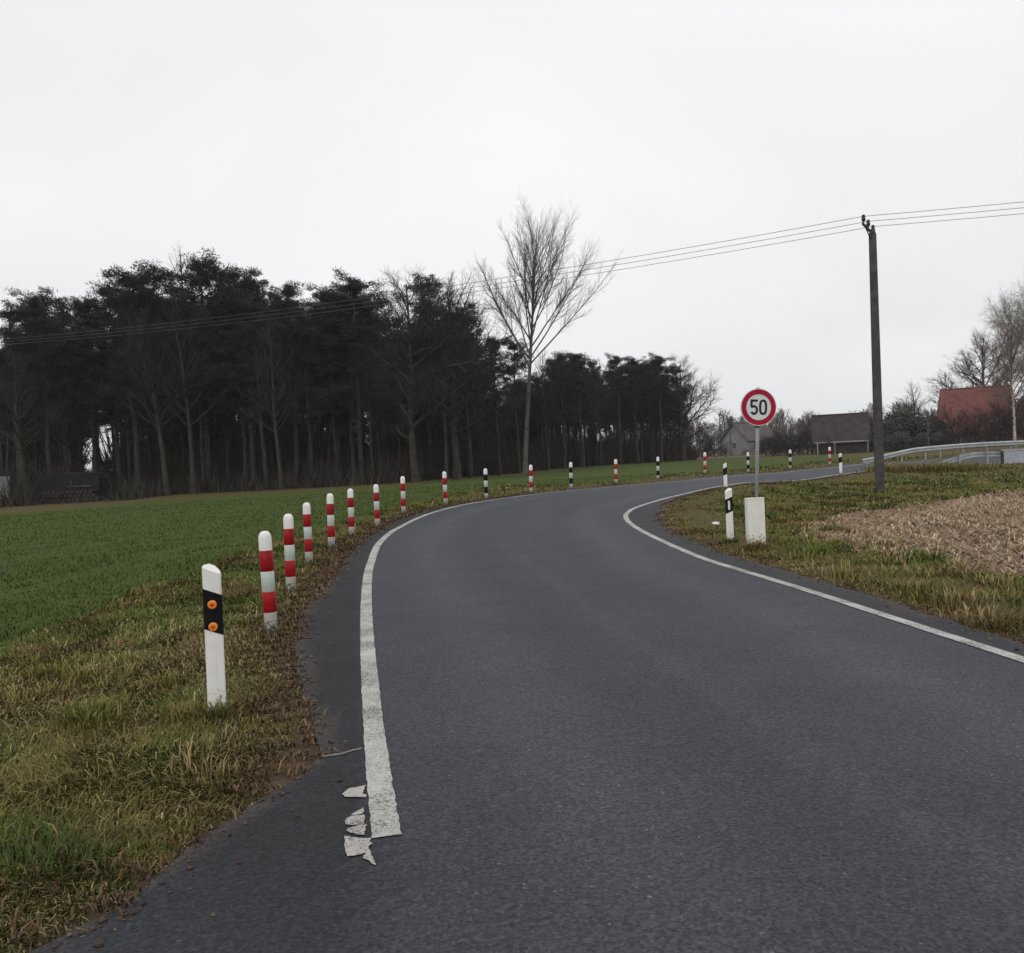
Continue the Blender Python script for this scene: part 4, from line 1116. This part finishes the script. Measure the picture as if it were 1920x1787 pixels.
# ------------------------------------------------------------------ buildings on the right
def gable(name, label, p, rz, w_, dpt, eave, ridge, wall_m, roof_m, hip=0.0, over=0.35):
    t = thing(name, label, 'house' if name != 'barn' else 'barn', (p[0], p[1], h1(p[0], p[1]) - 0.05), rz)
    x, y = w_ / 2, dpt / 2
    g = Geo()
    V = [(-x, -y, -0.3), (x, -y, -0.3), (x, y, -0.3), (-x, y, -0.3), (-x, -y, eave), (x, -y, eave), (x, y, eave), (-x, y, eave), (-x + hip, 0, ridge - 0.12), (x - hip, 0, ridge - 0.12)]
    g.add(V, [(0, 1, 5, 4), (2, 3, 7, 6), (1, 2, 6, 9, 5), (3, 0, 4, 8, 7), (4, 5, 9, 8), (6, 7, 8, 9)])
    wl = g.obj('wall', wall_m, t)
    xo = x + (over if hip == 0 else over); sl = (ridge - eave) / y; ye = y + over; ze = eave - sl * over
    th = 0.16
    g = Geo(); hx = hip
    V = [(-xo, -ye, ze), (xo, -ye, ze), (xo - hx, 0, ridge), (-xo + hx, 0, ridge), (-xo, ye, ze), (xo, ye, ze)]
    V2 = [(a, b, c + th) for a, b, c in V]
    F_ = [(0, 1, 2, 3), (3, 2, 5, 4)]
    if hip: F_ += [(0, 3, 4), (1, 5, 2)]
    g.add(V + V2, [tuple(reversed(f_)) for f_ in F_] + [tuple(i + 6 for i in f_) for f_ in F_] + [(0, 1, 7, 6), (1, 2, 8, 7), (2, 5, 11, 8), (5, 4, 10, 11), (4, 3, 9, 10), (3, 0, 6, 9)])
    rf = g.obj('roof', roof_m, t)
    Geo().tube([(-xo + hx, 0, ridge + th + 0.02), (xo - hx, 0, ridge + th + 0.02)], 0.09, 8).obj('ridge_cap', roof_m, rf)
    return t, wl, rf
def window(t, x, y, z, w_, h_, frame=MAT['pale_wood']):
    f = Geo().box((0, 0, 0), (w_, 0.08, h_), 0, 0.01).obj('window', frame, t, (x, y, z))
    Geo().box((0, -0.045, 0), (w_ - 0.16, 0.02, h_ - 0.16)).obj('pane', MAT['glass'], f)
    Geo().box((0, -0.058, 0), (0.05, 0.02, h_ - 0.12)).obj('glazing_bar', frame, f)
    return f
# distant pale house
p = W(1405, 852, 150)
t, wl, rf = gable('house', 'distant hazy pale house with grey brown roof behind the sign', p, 0.55, 7.2, 6.2, 2.5, 5.3, MAT['render_wall'], MAT['roof_grey'])
for xx in (-1.8, 1.6): window(t, xx, -3.12, 1.5, 1.0, 1.1)
Geo().box((0, -3.15, 0.95), (0.95, 0.08, 2.0), 0, 0.01).obj('door', MAT['dark_wood'], t)
f = Geo().box((0, 0, 0), (0.08, 1.0, 1.1), 0, 0.01).obj('window', MAT['pale_wood'], t, (-3.62, 0, 1.6)); Geo().box((-0.045, 0, 0), (0.02, 0.84, 0.94)).obj('pane', MAT['glass'], f)
Geo().box((1.3, 0.5, 5.3), (0.5, 0.5, 1.1)).obj('chimney', MAT['brick'], rf)
# brown barn with open pale timber front
p = W(1577, 851, 100)
t, wl, rf = gable('barn', 'brown roofed barn with open front framed in pale timber', p, -0.33, 5.7, 4.6, 1.6, 4.45, MAT['dark_wood'], MAT['roof_brown'], over=0.3)
for xx, hz in ((-2.6, 1.35), (-0.75, 1.35), (2.75, 1.5)):
    Geo().box((xx, -2.9, hz / 2 - 0.1), (0.12, 0.12, hz + 0.2), 0, 0.01).obj('timber_post', MAT['pale_wood'], t)
Geo().box((0.05, -2.92, 1.42), (5.8, 0.10, 0.14), 0, 0.01).obj('timber_beam', MAT['pale_wood'], t)
g = Geo(); 
for k in range(9): g.box((0.1 + k * 0.27, -2.36, 0.6), (0.26, 0.05, 1.5))
g.obj('gate_boards', MAT['dark_wood'], t)
# red roofed house
p = W(1832, 832, 104)
t, wl, rf = gable('house', 'house with big red tiled roof half hidden by shrubs and birch', p, -0.40, 8.2, 8.5, 1.9, 6.9, MAT['brick'], MAT['roof_red'], hip=0.55, over=0.3)
for xx in (-2.6, -0.4, 2.2): window(t, xx, -4.27, 1.0, 1.0, 1.0)
d_ = Geo().box((0, 0, 0), (0.9, 0.1, 1.9), 0, 0.01).obj('door', MAT['dark_wood'], t, (0.9, -4.28, 0.9)); Geo().box((0.35, -0.07, 0), (0.04, 0.04, 0.12)).obj('handle', MAT['galv'], d_)
Geo().box((2.4, 0.4, 7.0), (0.55, 0.55, 1.0)).obj('chimney', MAT['brick'], rf)
p = W(1990, 835, 112)
t, wl, rf = gable('house', 'brown roofed house at the right edge behind the birch', p, 0.2, 11.0, 7.0, 2.2, 5.8, MAT['brick'], MAT['roof_brown'])
window(t, -3.0, -3.52, 1.3, 1.0, 1.0)

# ------------------------------------------------------------------ trees and hedges on the right
def tr_at(name, parts, h0, u, vt, d, label, cat, rz=0.0, sx=1.0, group=None):
    loc, hg = at(u, vt, d); return put_tree(name, parts, h0, label, cat, loc, hg, rz, group, sx)
tr_at('birch_tree', T_BIRCH, 15.6, 1893, 522, 78, 'drooping bare birch with white trunk at the right edge', 'tree', 0.4, 0.92)
tr_at('bare_tree', T_OAK[1], 13.4, 1842, 608, 116, 'spreading bare tree above the red roof, left of the birch', 'tree', 2.2, 1.1)
tr_at('birch_tree', T_BIRCH, 15.6, 1935, 500, 88, 'second bare birch half outside the right edge', 'tree', 2.6, 0.9)
tr_at('bare_tree', T_SLIM[0], 14.2, 1712, 710, 112, 'bare tree rising above the evergreen shrubs right of the pole', 'tree', 0.3, 1.5)
tr_at('bare_tree', T_SLIM[2], 14.2, 1690, 735, 118, 'small bare tree next to the pole, above the shrubs', 'tree', 1.3, 1.3)
tr_at('bare_tree', T_SLIM[1], 14.2, 1772, 690, 120, 'bare treetop behind the left end of the red roof', 'tree', 0.9, 1.5)
tr_at('bare_tree', T_OAK[0], 13.4, 1520, 764, 116, 'small bare tree at the left corner of the barn', 'tree', 0.9, 0.7)
tr_at('bare_tree', T_SLIM[1], 14.2, 1535, 770, 118, 'thin bare tree directly behind the left end of the barn', 'tree', 2.9, 0.9)
tr_at('bare_tree', T_OAK[0], 13.4, 1600, 764, 112, 'bare twigs above the right end of the barn roof', 'tree', 1.9, 0.9)
tr_at('bare_tree', T_OAK[1], 13.4, 1640, 752, 108, 'bare tree behind the wooden pole, right of the barn', 'tree', 0.9, 1.0)
G2 = 'shrubs and hedges before the houses'
SHR = [(1664, 770, 98, 0, 'tall dense evergreen shrub right next to the wooden pole', 1.1), (1700, 758, 100, 1, 'broad evergreen shrub between pole and red house', 1.2), (1735, 765, 99, 0, 'evergreen shrub at the left corner of the red house', 1.0),
       (1682, 806, 90, 1, 'low evergreen shrub in front of the tall ones', 1.3), (1722, 808, 88, 0, 'low dark shrub before the thin grey pole', 1.2), (1760, 806, 87, 1, 'low dark shrub under the left end of the red roof', 1.2)]
for u, vt, d, k, lab, sx in SHR: tr_at('shrub', T_LEAF[k], 2.75 if k == 0 else 2.4, u, vt, d, lab, 'shrub', rs.rand() * 6, sx, G2)
SHB = [(1790, 745, 92, 0, 'leafless reddish shrub before the red roof, left', 1.0), (1815, 760, 90, 1, 'leafless shrub with gaps before the middle of the red roof', 1.0), (1848, 740, 93, 0, 'leafless shrub before the middle right of the red roof', 1.1),
       (1880, 730, 94, 1, 'leafless shrub next to the white birch trunk', 1.0), (1912, 740, 90, 0, 'leafless shrub right of the white birch trunk', 1.1), (1775, 800, 84, 1, 'low leafless shrub behind the far guard rail, left', 1.3),
       (1835, 806, 82, 0, 'low leafless shrub behind the far guard rail, middle', 1.4), (1875, 802, 83, 1, 'low leafless shrub behind the far guard rail, right', 1.3)]
for u, vt, d, k, lab, sx in SHB: tr_at('shrub', T_BUSH[k], 2.9, u, vt, d, lab, 'shrub', rs.rand() * 6, sx * 1.1, G2)
HED = [(1432, 812), (1446, 806), (1460, 809), (1473, 803), (1486, 806), (1498, 802), (1510, 804), (1520, 800)]
for k, (u, vt) in enumerate(HED):
    tr_at('hedge_shrub', T_BUSH[k % 2], 2.9, u, vt, 108 + 4 * (k % 2), ['leftmost', 'second', 'third', 'fourth', 'fifth', 'sixth', 'seventh', 'rightmost'][k] + ' shrub of the dark hedge between sign and barn', 'hedge', k * 1.1, 1.5, G2)
FS = [(1305, 815, 128, 0), (1322, 806, 130, 1), (1340, 812, 126, 0), (1360, 834, 124, 1), (1396, 838, 122, 0), (1422, 832, 126, 1)]
for k, (u, vt, d, b_) in enumerate(FS):
    tr_at('shrub', T_BUSH[b_], 2.9, u, vt, d, ['shrub at the foot of the last bare oak', 'second shrub right of the last bare oak', 'shrub left of the thin dark mast', 'shrub in front of the pale house, left', 'shrub in front of the pale house, middle', 'shrub in front of the pale house, right'][k], 'shrub', k * 1.7, 1.4, G2)
for k, (u, vt, d) in enumerate(((1545, 812, 90), (1640, 800, 92), (1655, 815, 88))):
    tr_at('shrub', T_BUSH[k % 2], 2.9, u, vt, d, ['shrub before the left end of the barn', 'shrub between barn and wooden pole', 'small shrub behind the wooden pole'][k], 'shrub', k, 1.0, G2)
# thin poles in the distance
for u, v0, v1, d, lab in ((1741, 838, 772, 84, 'thin grey pole before the evergreen shrubs'), (1352, 850, 779, 140, 'thin dark mast left of the distant house'), (1371, 850, 812, 135, 'short thin post at the distant house')):
    p = W(u, v0, d); t_ = W(u - (v0 - v1) * 0.047, v1, d); hz = t_[2] - h1(p[0], p[1])
    t = thing('lamp_post' if 'mast' in lab else 'pole', lab, 'pole', (p[0], p[1], h1(p[0], p[1])))
    Geo().lathe([(0.08, -0.3), (0.07, 0), (0.055, hz)], 8).obj('shaft', MAT['bark_grey'] if d < 100 else MAT['iron'], t)
    if 'mast' in lab: Geo().box((0.0, 0, hz + 0.1), (0.32, 0.2, 0.35), 0, 0.03).obj('lamp_head', MAT['iron'], t)
# far wood behind the houses, reading as one hazy mass
def far_wood():
    rs = np.random.RandomState(15); g = Geo()
    for k in range(170):
        u = 985 + 945 * rs.rand(); d = 170 + 120 * rs.rand(); hgt = 4.5 + 5 * rs.rand()
        p = W(u, 840, d); b0 = np.array([p[0], p[1], 0.0])
        P = dict(SLIM, levels=3, seg=[6, 4, 3, 2, 2], n=[24, 11, 3, 2], H=hgt, t0=[0.12, 0.1, 0.2, 0.2], len=[hgt * 0.36, 0.55, 0.5, 0.5], rad=[0.10, 0.05, 0.032, 0.02, 0.02])
        out = [[], [], []]
        grow(b0, np.array([0, 0, 1.0]), hgt, 0.12, 0, P, rs, out)
        for lev in range(3):
            for pts, rad in out[lev]: g.tube(pts, np.maximum(rad, 0.028), 3, cap=False)
    return g
tag(far_wood().obj('far_wood', MAT['twig']), 'hazy line of distant bare trees behind the houses', 'wood', kind='stuff')
# pale strip of a distant lane
p0, p1 = W(1300, 853, 118), W(1530, 846, 122)
g = Geo(); V = []
for s in np.linspace(-0.6, 1.0, 40):
    q = p0 + (p1 - p0) * s
    for o in (-1.6, 1.6): V.append((q[0], q[1] + o, h1(q[0], q[1] + o) + 0.02))
g.add(V, [(2 * i, 2 * i + 2, 2 * i + 3, 2 * i + 1) for i in range(39)])
tag(g.obj('lane', mat('pale_lane', (0.24, 0.23, 0.22), 0.9, 0.15, 1)), 'pale distant lane between meadow and houses', kind='structure')

# ------------------------------------------------------------------ grass, crop, stubble
def blades(P, h, az, lean, width, col, tipcol=None, flat=False):
    n = len(P)
    d = np.c_[np.cos(az), np.sin(az), np.zeros(n)]
    s = np.c_[-np.sin(az), np.cos(az), np.zeros(n)] * width[:, None] / 2
    up = np.array([0, 0, 1.0])
    mid = P + d * (lean * h * 0.32)[:, None] + up * (h * 0.62 * np.sqrt(np.clip(1 - 0.5 * lean ** 2, 0.08, 1)))[:, None]
    if flat: mid = P + d * (lean * h * 0.5)[:, None] + up * (h * 0.5 * np.sqrt(np.clip(1 - lean ** 2, 0.004, 1)) + 0.006)[:, None]
    tip = P + d * (lean * h)[:, None] + up * (h * np.sqrt(np.clip(1 - lean ** 2, 0.03, 1)))[:, None]
    V = np.stack([P - s, P + s, mid - s * 0.75, mid + s * 0.75, tip], 1).reshape(-1, 3)
    k = np.arange(n)[:, None, None] * 5
    Tr = (k + np.array([[0, 1, 2], [1, 3, 2], [2, 3, 4]])[None]).reshape(-1, 3)
    tc_ = col if tipcol is None else tipcol
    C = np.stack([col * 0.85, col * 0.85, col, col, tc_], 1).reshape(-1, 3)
    return V, Tr, C
def polar(n, a0, a1, r0, r1, rs, pw=1.0):
    a = np.radians(a0 + (a1 - a0) * rs.rand(n)); r = np.exp(math.log(r0) + (math.log(r1) - math.log(r0)) * rs.rand(n) ** pw)
    return r * np.sin(a), r * np.cos(a), r
GREEN = np.array([0.086, 0.116, 0.020]); OLIVE = np.array([0.168, 0.145, 0.042]); STRAW = np.array([0.36, 0.285, 0.135]); RUST = np.array([0.155, 0.100, 0.040])
def verge(n, a0, a1, r0, r1, seed, cond, tall=1.0, green=0.0):
    rs = np.random.RandomState(seed)
    x, y, r = polar(n, a0, a1, r0, r1, rs)
    dr = off_road(x, y); dc = sdist(x, y, CROP); dst = sdist(x, y, STUB); dfo = sdist(x, y, FOREST)
    wob = (fbm(x, y, 0.9, 51) - 0.5) * 0.9
    k = (dr > 0.0 + 0.16 * rs.rand(n) ** 2 + wob * 0.12) & (dc + wob < 0.25 * rs.rand(n)) & (dst + wob < 0.1) & (dfo < 0.5) & cond(x, y)
    x, y, r, dr = x[k], y[k], r[k], dr[k]; n = len(x)
    pa = fbm(x, y, 0.75, 81); pb = fbm(x, y, 1.7, 91); pc = fbm(x, y, 0.4, 101)
    g_ = ss(0.36, 0.60, pa + green)[:, None]
    col = OLIVE * (1 - g_) + GREEN * g_
    br = ss(0.56, 0.76, pb)[:, None]; col = col * (1 - br * 0.85) + RUST * br * 0.85
    ed = (ss(0.9, 0.1, dr + 0.5 * (pc - 0.5)) * np.where(x < 1, 0.25 + 0.75 * ss(3.5, 6.5, r), 0.8))[:, None]; col = col * (1 - ed * 0.65) + np.array([0.150, 0.085, 0.033]) * ed * 0.65
    sw = (rs.rand(n) < (0.16 + 0.38 * ss(0.46, 0.7, pc)) * np.clip(1.4 - r / 18, 0.3, 1))[:, None]
    col = np.where(sw, STRAW * (0.55 + 0.6 * rs.rand(n, 1)), col)
    var_ = np.clip(1.25 - r / 22, 0.35, 1)[:, None]
    col = col * (1 + var_ * (-0.4 + 0.75 * rs.rand(n, 1))) * (0.75 + 0.5 * fbm(x, y, 3.1, 7)[:, None])
    h = (0.030 + 0.065 * rs.rand(n)) * (0.55 + 1.0 * fbm(x, y, 1.1, 13)) * tall * (0.45 + 0.55 * ss(0.05, 0.6, dr))
    h = np.where(rs.rand(n) < 0.05, h * 1.9, h)
    lean = np.clip(0.5 + 0.48 * rs.rand(n) + 0.15 * sw[:, 0], 0, 0.985)
    # tufts lie roughly the same way
    az = vnoise(x, y, 1.3, 5) * 9 + rs.randn(n) * 1.1
    wd = 0.0032 + 0.0010 * r
    h = h * (1 + 0.012 * r)
    P = np.c_[x, y, H(x, y) - 0.03]
    return blades(P, h, az, lean, wd, col, col * 1.1)
parts = [verge(230000, -37, -4, 2.3, 30, 1, lambda x, y: x < 2, 0.85, 0.03),
         verge(42000, -6, 38, 26, 62, 2, lambda x, y: y > 0, 1.1, 0.04)]
def joinp(parts):
    V, Tr, C = [], [], []; n = 0
    for v, t, c in parts: V.append(v); Tr.append(t + n); C.append(c); n += len(v)
    return np.vstack(V), np.vstack(Tr), np.vstack(C)
V, Tr, C = joinp(parts[:1])
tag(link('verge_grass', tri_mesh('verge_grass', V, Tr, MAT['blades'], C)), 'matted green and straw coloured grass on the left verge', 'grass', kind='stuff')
V, Tr, C = joinp([verge(140000, 5, 36, 6.5, 36, 3, lambda x, y: x > 1.5, 1.0, 0.03), parts[1]])
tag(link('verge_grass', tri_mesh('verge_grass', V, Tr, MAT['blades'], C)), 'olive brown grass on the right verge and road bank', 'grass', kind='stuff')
# taller tufts
def tufts(centres, seed, hh, ncol, per=70, spread=0.09):
    rs = np.random.RandomState(seed); ps = []
    for c in centres:
        n = per
        x = c[0] + rs.randn(n) * spread; y = c[1] + rs.randn(n) * spread
        az = np.arctan2(y - c[1], x - c[0]) + rs.randn(n) * 0.6
        P = np.c_[x, y, H(x, y) - 0.03]
        r = np.hypot(x, y)
        col = np.array(ncol) * (0.6 + 0.8 * rs.rand(n, 1))
        ps.append(blades(P, hh * (0.5 + 0.7 * rs.rand(n)), az, 0.2 + 0.6 * rs.rand(n), 0.005 + 0.0009 * r, col, col * 1.15))
    return ps
rs = np.random.RandomState(31)
tl = [T(u, v) for u, v in ((60,1600),(95,1620),(40,1640),(20,1580),(120,1640))]
ps = tufts(tl, 1, 0.12, (0.062, 0.088, 0.024), 150, 0.13)
ps += tufts([T(350 + 60 * rs.rand(), 1400 + 60 * rs.rand()) for _ in range(5)], 2, 0.15, STRAW * 0.8, 30, 0.08)
ps += tufts([T(150 + 40 * rs.rand(), 1340 + 30 * rs.rand()) for _ in range(4)], 3, 0.14, GREEN, 50, 0.07)
ps += tufts([T(40 + 380 * rs.rand(), 1230 + 140 * rs.rand()) for _ in range(26)], 4, 0.13, OLIVE * 1.1, 45, 0.09)
V, Tr, C = joinp(ps)
tag(link('grass_tufts', tri_mesh('grass_tufts', V, Tr, MAT['blades'], C)), 'taller green and straw tufts in the left verge', 'grass', kind='stuff')
ps = []
for _ in range(90):
    u = 1400 + 520 * rs.rand(); v = 1050 + (u - 1400) * 0.30 - 16 - 95 * rs.rand()
    ps += tufts([T(u, v)], int(rs.rand() * 1e6), 0.13 + 0.08 * rs.rand(), [OLIVE * 1.2, STRAW * 0.75, GREEN * 1.1, RUST][rs.randint(4)], 45, 0.12)
for q_ in [W(1400 + 4 * k, 1021, 13.35)[:2] for k in range(10)] + [W(1365 + 3 * k, 1029, 14.3)[:2] for k in range(5)] + [W(398 + 5 * k, 1336, 5.7)[:2] for k in range(5)]:
    ps += tufts([q_], int(rs.rand() * 1e6), 0.10 + 0.07 * rs.rand(), [OLIVE * 1.1, STRAW * 0.7, GREEN][rs.randint(3)], 26, 0.05)
for _ in range(60):
    u = 1640 + 200 * rs.rand(); c = W(u, 885, 37 + 3.4 * rs.rand())[:2]
    ps += tufts([c], int(rs.rand() * 1e6), 0.3 + 0.12 * rs.rand(), [OLIVE, RUST, STRAW * 0.5][rs.randint(3)], 50, 0.35)
V, Tr, C = joinp(ps)
tag(link('grass_tufts', tri_mesh('grass_tufts', V, Tr, MAT['blades'], C)), 'taller brown and straw tufts in the right verge', 'grass', kind='stuff')
# young cereal in drilled rows
def crop(n, seed):
    rs = np.random.RandomState(seed)
    x, y, r = polar(n, -37, 16, 6.5, 46, rs, 0.9)
    th = math.radians(12); c, s = math.cos(th), math.sin(th)
    a = x * c - y * s; b = x * s + y * c
    a = np.round(a / 0.17) * 0.17 + rs.randn(n) * 0.035
    x = a * c + b * s; y = -a * s + b * c
    dc = sdist(x, y, CROP); wob = (fbm(x, y, 0.9, 51) - 0.5) * 0.9
    k = dc + wob > 0.05
    x, y, r = x[k], y[k], r[k]; n = len(x)
    tram = np.full(n, 9.0)
    for px in (((-60,1066),(0,1052),(150,1025),(300,1002),(420,985)), ((-60,1130),(60,1100),(200,1062),(330,1030),(470,1000)), ((-60,1010),(100,992),(300,968),(470,952))):
        L_ = resample(TP(*px), 40)
        tram = np.minimum(tram, np.sqrt(((x[:, None] - L_[None, :, 0]) ** 2 + (y[:, None] - L_[None, :, 1]) ** 2).min(1)))
    k = (tram > 0.24) | (rs.rand(n) < 0.25)
    x, y, r, tram = x[k], y[k], r[k], tram[k]; n = len(x)
    pa = fbm(x, y, 0.22, 7)[:, None]
    col = np.array([0.076, 0.110, 0.022]) * (0.88 + 0.42 * pa) * (0.8 + 0.4 * rs.rand(n, 1))
    col = np.where(rs.rand(n, 1) < 0.06, OLIVE * 0.9, col)
    return blades(np.c_[x, y, H(x, y) - 0.03], (0.035 + 0.04 * rs.rand(n)), rs.rand(n) * 6.28, 0.3 + 0.65 * rs.rand(n), 0.004 + 0.0008 * r, col)
V, Tr, C = crop(130000, 6)
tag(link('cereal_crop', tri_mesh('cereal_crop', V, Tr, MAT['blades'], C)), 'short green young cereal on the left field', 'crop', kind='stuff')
# maize stubble: rows of cut stalks and scattered straw
def stubble(seed):
    rs = np.random.RandomState(seed); n = 46000
    x, y, r = polar(n, 14, 40, 9, 42, rs)
    k = sdist(x, y, STUB) + (fbm(x, y, 0.9, 51) - 0.5) * 0.8 > 0.0
    x, y, r = x[k], y[k], r[k]; n = len(x)
    dens = fbm(x, y, 0.5, 61)
    k = rs.rand(n) < ss(0.25, 0.7, dens) * 0.75 + 0.2
    x, y, r = x[k], y[k], r[k]; n = len(x)
    L = 0.06 + 0.17 * rs.rand(n) ** 2
    az = rs.rand(n) * 6.28
    col = np.array([0.50, 0.385, 0.255]) * (0.35 + 0.85 * rs.rand(n, 1)); dk = rs.rand(n, 1) < 0.42; col = np.where(dk, np.array([0.20, 0.125, 0.085]) * (0.6 + 0.7 * rs.rand(n, 1)), col)
    a = blades(np.c_[x, y, H(x, y) - 0.012], L, az, np.clip(0.90 + 0.12 * rs.rand(n), 0, 0.998), 0.012 + 0.0009 * r, col, None, True)
    # standing stalks in rows running with the turn of the field edge
    m = 5200
    ps = [a]
    rows = [T(u, v) for u, v in ((1660,985),(1700,1002),(1760,1016),(1850,1030),(1920,1043))]
    for off in np.arange(-2.25, 9.5, 0.75):
        q = resample(np.array(rows + [(16, 6.0)]), 120)
        q = q + np.array([0.62, 0.78]) * off
        p = q[rs.randint(0, 119, 330)] + rs.randn(330, 2) * 0.07
        kk = sdist(p[:, 0], p[:, 1], STUB) > 0.25; p = p[kk]
        if not len(p): continue
        r = np.hypot(p[:, 0], p[:, 1]); nn = len(p)
        bright = 0.6 + 0.75 * (rs.rand(nn, 1)) * (1.35 if abs(off) < 0.1 or abs(off - 3) < 0.1 else 0.7)
        ps.append(blades(np.c_[p, H(p[:, 0], p[:, 1]) - 0.02], 0.05 + 0.07 * rs.rand(nn), rs.rand(nn) * 6.28, 0.1 + 0.75 * rs.rand(nn), 0.015 + 0.0006 * r, np.array([0.55, 0.44, 0.31]) * bright))
    return joinp(ps)
V, Tr, C = stubble(12)
tag(link('maize_stubble', tri_mesh('maize_stubble', V, Tr, MAT['straw'], C)), 'pale cut maize stubble and straw on the brown field', 'stubble', kind='stuff')
# crumbs of soil, leaves and grit along the edge of the asphalt
def grit(seed):
    rs = np.random.RandomState(seed); V = []; Tr = []; C = []
    oct_ = np.array([(1, 0, 0), (-1, 0, 0), (0, 1, 0), (0, -1, 0), (0, 0, 1), (0, 0, -1)], float)
    of = np.array([(0, 2, 4), (2, 1, 4), (1, 3, 4), (3, 0, 4), (2, 0, 5), (1, 2, 5), (3, 1, 5), (0, 3, 5)])
    n = 16000
    E = np.vstack([Le[30:330], Re[30:260]]); nl = 300
    i = np.where(rs.rand(n) < 0.72, rs.randint(0, nl - 1, n), nl + rs.randint(0, 228, n))
    p = E[i] + (E[i + 1] - E[i]) * rs.rand(n, 1)
    o = rs.randn(n, 2) * (0.05 + 0.10 * rs.rand(n, 1) ** 2)
    p = p + o
    r = np.hypot(p[:, 0], p[:, 1]); k = (r < 22) & (p[:, 1] > 1.5); p = p[k]; r = r[k]; n = len(p)
    s = (0.0035 + 0.009 * rs.rand(n) ** 3) * (1 + 0.03 * r)
    sc_ = s[:, None] * (0.6 + 0.8 * rs.rand(n, 3)) * [1.2, 1.2, 0.7]
    V = (oct_[None] * sc_[:, None] + np.c_[p, H(p[:, 0], p[:, 1]) + s * 0.3][:, None]).reshape(-1, 3)
    Tr = (np.arange(n)[:, None, None] * 6 + of[None]).reshape(-1, 3)
    base = np.where(rs.rand(n, 1) < 0.7, np.array([0.10, 0.065, 0.045]), np.where(rs.rand(n, 1) < 0.5, np.array([0.20, 0.15, 0.11]), np.array([0.045, 0.035, 0.03])))
    C = np.repeat(base * (0.6 + 0.7 * rs.rand(n, 1)), 6, 0)
    return V, Tr, C
V, Tr, C = grit(3)
tag(link('edge_grit', tri_mesh('edge_grit', V, Tr, MAT['stone'], C)), 'crumbs of soil and grit along the road edge', 'grit', kind='stuff')
# dry leaves and straws on the brown strip beside the shoulder
rs = np.random.RandomState(8); n = 22000
i = rs.randint(30, 330, n); p = Le[i] + rs.randn(n, 2) * 0.04
tgv = Le[i + 1] - Le[i - 1]; nrm = np.c_[-tgv[:, 1], tgv[:, 0]] / (np.linalg.norm(tgv, axis=1)[:, None] + 1e-9)
p = p + nrm * (0.02 + 0.55 * rs.rand(n, 1) ** 1.7)
r = np.hypot(p[:, 0], p[:, 1]); k = (r < 30) & (p[:, 1] > 1.5); p = p[k]; r = r[k]; n = len(p)
cl = np.array([[0.145, 0.080, 0.034], [0.085, 0.052, 0.030], [0.21, 0.155, 0.085]])[rs.randint(0, 3, n)] * (0.55 + 0.7 * rs.rand(n, 1))
V, Tr, C = blades(np.c_[p, H(p[:, 0], p[:, 1]) - 0.012], 0.03 + 0.07 * rs.rand(n), rs.rand(n) * 6.28, 0.8 + 0.19 * rs.rand(n), 0.006 + 0.001 * r, cl)
tag(link('dead_leaves', tri_mesh('dead_leaves', V, Tr, MAT['straw'], C)), 'rust brown dead leaves and straw beside the left road edge', 'dead leaves', kind='stuff')

# ------------------------------------------------------------------ air
HAZE = True
if HAZE:
    m = bpy.data.materials.new('haze_air'); m.use_nodes = True
    N = m.node_tree.nodes; L = m.node_tree.links
    N.remove(N['Principled BSDF'])
    v = N.new('ShaderNodeVolumePrincipled'); v.inputs['Density'].default_value = 0.00032; v.inputs['Color'].default_value = (0.86, 0.88, 0.92, 1)
    v.inputs['Anisotropy'].default_value = 0.0
    L.new(v.outputs[0], N['Material Output'].inputs['Volume'])
    g = Geo(); g.box((0, 150, 24.0), (1420, 1420, 52.0))
    hz = g.obj('haze', m)
    tag(hz, 'pale haze in the air', kind='stuff')
